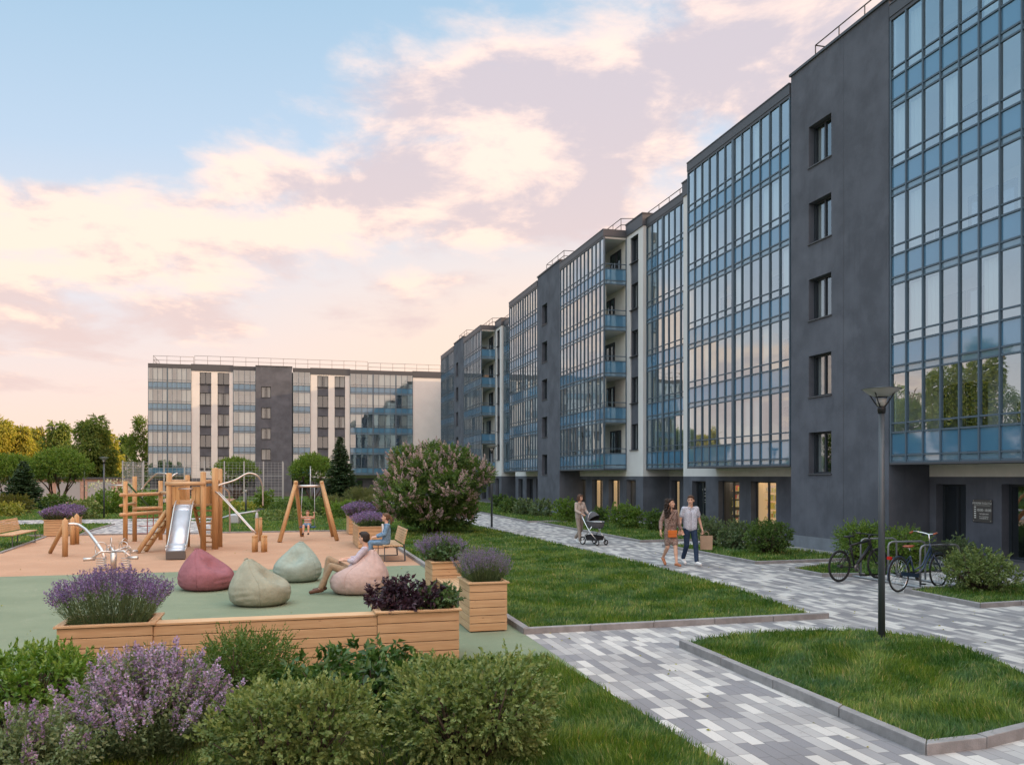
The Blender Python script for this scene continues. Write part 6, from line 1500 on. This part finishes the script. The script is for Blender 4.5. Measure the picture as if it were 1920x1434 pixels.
# woman with the pram
HP = radians(-52); pw = g(1087, 1019); S = .96
J = walk(S, lead='r', fwd=.10, back=.30, wd=.085, sw=.17, armL=dict(el=(.06,.23,1.16), hl=(.30,.14,1.04), pl=(0,0,-1), tl=(0,-1,.1), dl=(1,-.1,-.15)), armR=dict(er=(.06,-.23,1.16), hr=(.30,-.14,1.04), pr=(0,0,-1), tr=(0,1,.1), dr=(1,.1,-.15)), heel=.08)
person('woman in taupe blouse and trousers pushing the grey pram', (pw.x, pw.y, .008), HP, J, S, 'skin', True, ('bob', 'hair_brown'), look=radians(6), tilt=radians(10), sleeves=.85, top='taupe', legs='taupe_trouser', shoe='shoe_white', curls=(1.3, 1.3))
pr_o = pw+Matrix.Rotation(HP, 3, 'Z')@Vector((.34, 0, 0)); pram = thing('pram', 'dark grey pram with hood, steel frame and black basket', 'pram', (pr_o.x, pr_o.y, .008), HP)
def Q(name, m, fn, bevel=0): b = MB(); fn(b); return b.build(name, M[m], pram, bevel=bevel)
for (x, y, r_) in ((.10,-.27,.14), (.10,.27,.14), (.72,-.20,.10), (.72,.20,.10)):
    b = MB(); b.ring((x,y,r_), r_-.02, .020, (0,1,0), 24, 8); w = b.build('wheel', M['tyre'], pram)
    b = MB(); b.ring((x,y,r_), r_-.045, .008, (0,1,0), 20, 6); [b.tube([(x,y,r_),(x+cos(a)*(r_-.045),y,r_+sin(a)*(r_-.045))], .009, 6) for a in [k*2*pi/5 for k in range(5)]]; b.build('rim', M['chrome'], w)
for s in (-1, 1):
    Q('frame_tube', 'chrome', lambda b: b.tube([(-.02,s*.22,.98),(.18,s*.24,.72),(.42,s*.23,.42),(.66,s*.20,.22)], .014, 8)); Q('frame_tube', 'chrome', lambda b: b.tube([(.10,s*.25,.16),(.30,s*.24,.40),(.50,s*.23,.62)], .014, 8)); Q('fork', 'black', lambda b: b.tube([(.66,s*.20,.22),(.71,s*.20,.10)], .022, 8))
Q('handle', 'black', lambda b: b.tube([(-.02,.22,.98),(-.045,.20,.99),(-.045,-.20,.99),(-.02,-.22,.98)], .018, 8))
Q('axle', 'chrome', lambda b: b.tube([(.10,-.25,.14),(.10,.25,.14)], .012, 8))
Q('basket', 'pram_dark', lambda b: b.add([(.18,-.18,.16),(.62,-.17,.16),(.62,.17,.16),(.18,.18,.16),(.12,-.21,.33),(.66,-.19,.30),(.66,.19,.30),(.12,.21,.33)], [(3,2,1,0),(0,1,5,4),(1,2,6,5),(2,3,7,6),(3,0,4,7)]), .01)
Q('carrycot', 'pram_fabric', lambda b: b.add([(x_, y_, z_) for z_, sx, sy in ((.56,.32,.16),(.62,.37,.20),(.78,.40,.215)) for x_, y_ in [(.40+sx*cos(a), sy*sin(a)) for a in [k*pi/12 for k in range(24)]]]+[(.40,0,.56)], [(j*24+k, j*24+(k+1)%24, (j+1)*24+(k+1)%24, (j+1)*24+k) for j in range(2) for k in range(24)]+[((k+1)%24, k, 72) for k in range(24)], True))
Q('cot_rim', 'chrome', lambda b: b.tube([(.40+.405*cos(k*pi/12), .22*sin(k*pi/12), .785) for k in range(25)], .011, 6))
Q('apron', 'pram_fabric', lambda b: b.ell((.52,0,.775), .26, .20, .045, 16, 8))
def hood(b):
    vs = []; n1, n2 = 9, 16
    for i in range(n1):
        a = radians(-8+150*i/(n1-1))                 # from the back edge over the top towards the front
        for j in range(n2+1):
            t = pi*j/n2; vs.append((.30-.30*cos(a)*abs(sin(t))**.8, .215*cos(t), .79+.31*sin(a)*sin(t)**.8 if sin(a) > 0 else .79+.04*sin(a)*sin(t)))
    b.add(vs, [(i*(n2+1)+j, i*(n2+1)+j+1, (i+1)*(n2+1)+j+1, (i+1)*(n2+1)+j) for i in range(n1-1) for j in range(n2)], True)
Q('hood', 'pram_fabric', hood)
Q('hood_bow', 'chrome', lambda b: b.tube([(.30, .22*cos(pi*j/16), .80+.305*sin(pi*j/16)**.8) for j in range(17)], .008, 6))
# seated woman in denim: faces -d (local x), on the bench
wb = wl(2.60, 22.95, .0); HW = A+pi; S = .97
J = dict(pelvis=(.02,0,.53), chest=(.0,0,.86), neck=(.01,0,1.04), head=(.04,0,1.20), sl=(-.01,.165,.98), sr=(-.01,-.165,.98), el=(.08,.21,.74), er=(.08,-.21,.74), hl=(.30,.06,.66), hr=(.31,-.04,.67), dl=(1,-.3,-.1), dr=(1,.3,-.1), pl=(0,0,-1), pr=(0,0,-1), tl=(0,-1,0), tr=(0,1,0),
    hpl=(.03,.09,.50), hpr=(.03,-.09,.50), kl=(.45,.10,.50), kr=(.47,-.08,.50), al=(.50,.09,.11), ar=(.38,-.10,.11), tlo=(.66,.10,.06), tro=(.54,-.11,.06))
J = {k: (Vector(v)*S if k not in ('dl','dr','pl','pr','tl','tr') else Vector(v)) for k, v in J.items()}
person('seated woman in a blue denim shirt and jeans with a ponytail', (wb.x, wb.y, .01), HW, J, S, 'skin', True, ('tail', 'hair_fair'), look=radians(-12), tilt=0, sleeves=.9, top='denim_light', legs='denim_light', shoe='shoe_white', curls=(.6, .6))
b = MB(); nk = Vector(J['neck']); b.obox(nk+Vector((.095,0,-.17)), .05, .055, .30, Matrix.Rotation(.10, 3, 'Y'))
pp = [o for o in COL.objects if o.get('label', '').startswith('seated woman')][0]; b.build('undershirt', M['white_cloth'], pp, bevel=.01)
# reclining man on the rose beanbag: local x forward = photo left
HM = radians(187); mb_ = BAG+Vector((0,0,0)); S = 1.0
J = dict(pelvis=(.14,0,.43), chest=(-.05,0,.735), neck=(-.12,0,.925), head=(-.085,0,1.075), sl=(-.105,.175,.86), sr=(-.105,-.175,.86), el=(.08,.25,.65), er=(.06,-.25,.66), hl=(.30,.09,.66), hr=(.29,-.07,.67), dl=(1,-.3,-.1), dr=(1,.3,0), pl=(0,0,-1), pr=(0,0,-1), tl=(0,-1,.2), tr=(0,1,.2),
    hpl=(.15,.09,.40), hpr=(.15,-.09,.40), kl=(.54,.14,.55), kr=(.60,-.12,.66), al=(.74,.13,.12), ar=(.70,-.06,.13), tlo=(.92,.16,.05), tro=(.88,-.06,.06))
J = {k: Vector(v) for k, v in J.items()}
person('man in a checked shirt and beige trousers reclining on the pale rose beanbag', (mb_.x+.0, mb_.y, .0), HM, J, S, 'skin', False, ('short', 'hair_dark'), look=radians(-28), tilt=0, sleeves=.72, top='shirt_check', legs='khaki', shoe='shoe_brown', curls=(.7, .7))
# boy on the swing, facing the camera
S = .60; J = dict(pelvis=(0,0,.12), chest=(.0,0,.46), neck=(0,0,.62), head=(.02,0,.82), sl=(0,.16,.55), sr=(0,-.16,.55), el=(.0,.36,.52), er=(.0,-.36,.52), hl=(.02,.385,.76), hr=(.02,-.385,.76), dl=(.1,0,1), dr=(.1,0,1), pl=(0,-1,0), pr=(0,1,0), tl=(1,0,0), tr=(1,0,0),
    hpl=(.02,.09,.10), hpr=(.02,-.09,.10), kl=(.42,.14,.08), kr=(.42,-.14,.08), al=(.50,.16,-.34), ar=(.50,-.15,-.34), tlo=(.64,.17,-.40), tro=(.64,-.16,-.40))
J = {k: (Vector(v)*S if k not in ('dl','dr','pl','pr','tl','tr') else Vector(v)) for k, v in J.items()}
S = .60
person('small boy in a multicoloured striped T-shirt sitting on the swing', (seatc.x, 30.0, sz+.02), radians(-90), J, .78, 'skin', False, ('short', 'hair_fair'), look=0, tilt=0, sleeves=.3, top='shirt_stripes', legs='denim_light', shoe='pram_dark', shorts=True, curls=(1.5, 1.5), vox=.006, collar=False)
# ---------------------------------------------------------------- fallen leaves and petals
r = np.random.default_rng(77)
def litter(label, x0, x1, y0, y1, n, z, m):
    P = np.stack([r.uniform(x0, x1, n), r.uniform(y0, y1, n), np.full(n, z)], 1); D = unit(np.stack([r.normal(size=n), r.normal(size=n), r.normal(0, .12, n)], 1)); s = r.uniform(.025, .055, n)
    V, T = leaf_geo(P, D, s, s*.6, r, .12); V[:,2] = np.maximum(V[:,2], z-.002)
    o = link_mesh('fallen_leaves', np_mesh('fallen_leaves', V, T, r.random(len(T))), M[m], rotz=A); return tag(o, label, 'leaf litter', kind='stuff')
litter('small dry leaves scattered over the paved path', 3.4, 11.7, 5.0, 24, 260, .008, 'leaf_golden')
litter('small dry leaves scattered over the rubber playground surface', -12, 3.2, 11.2, 34, 240, .012, 'leaf_golden')
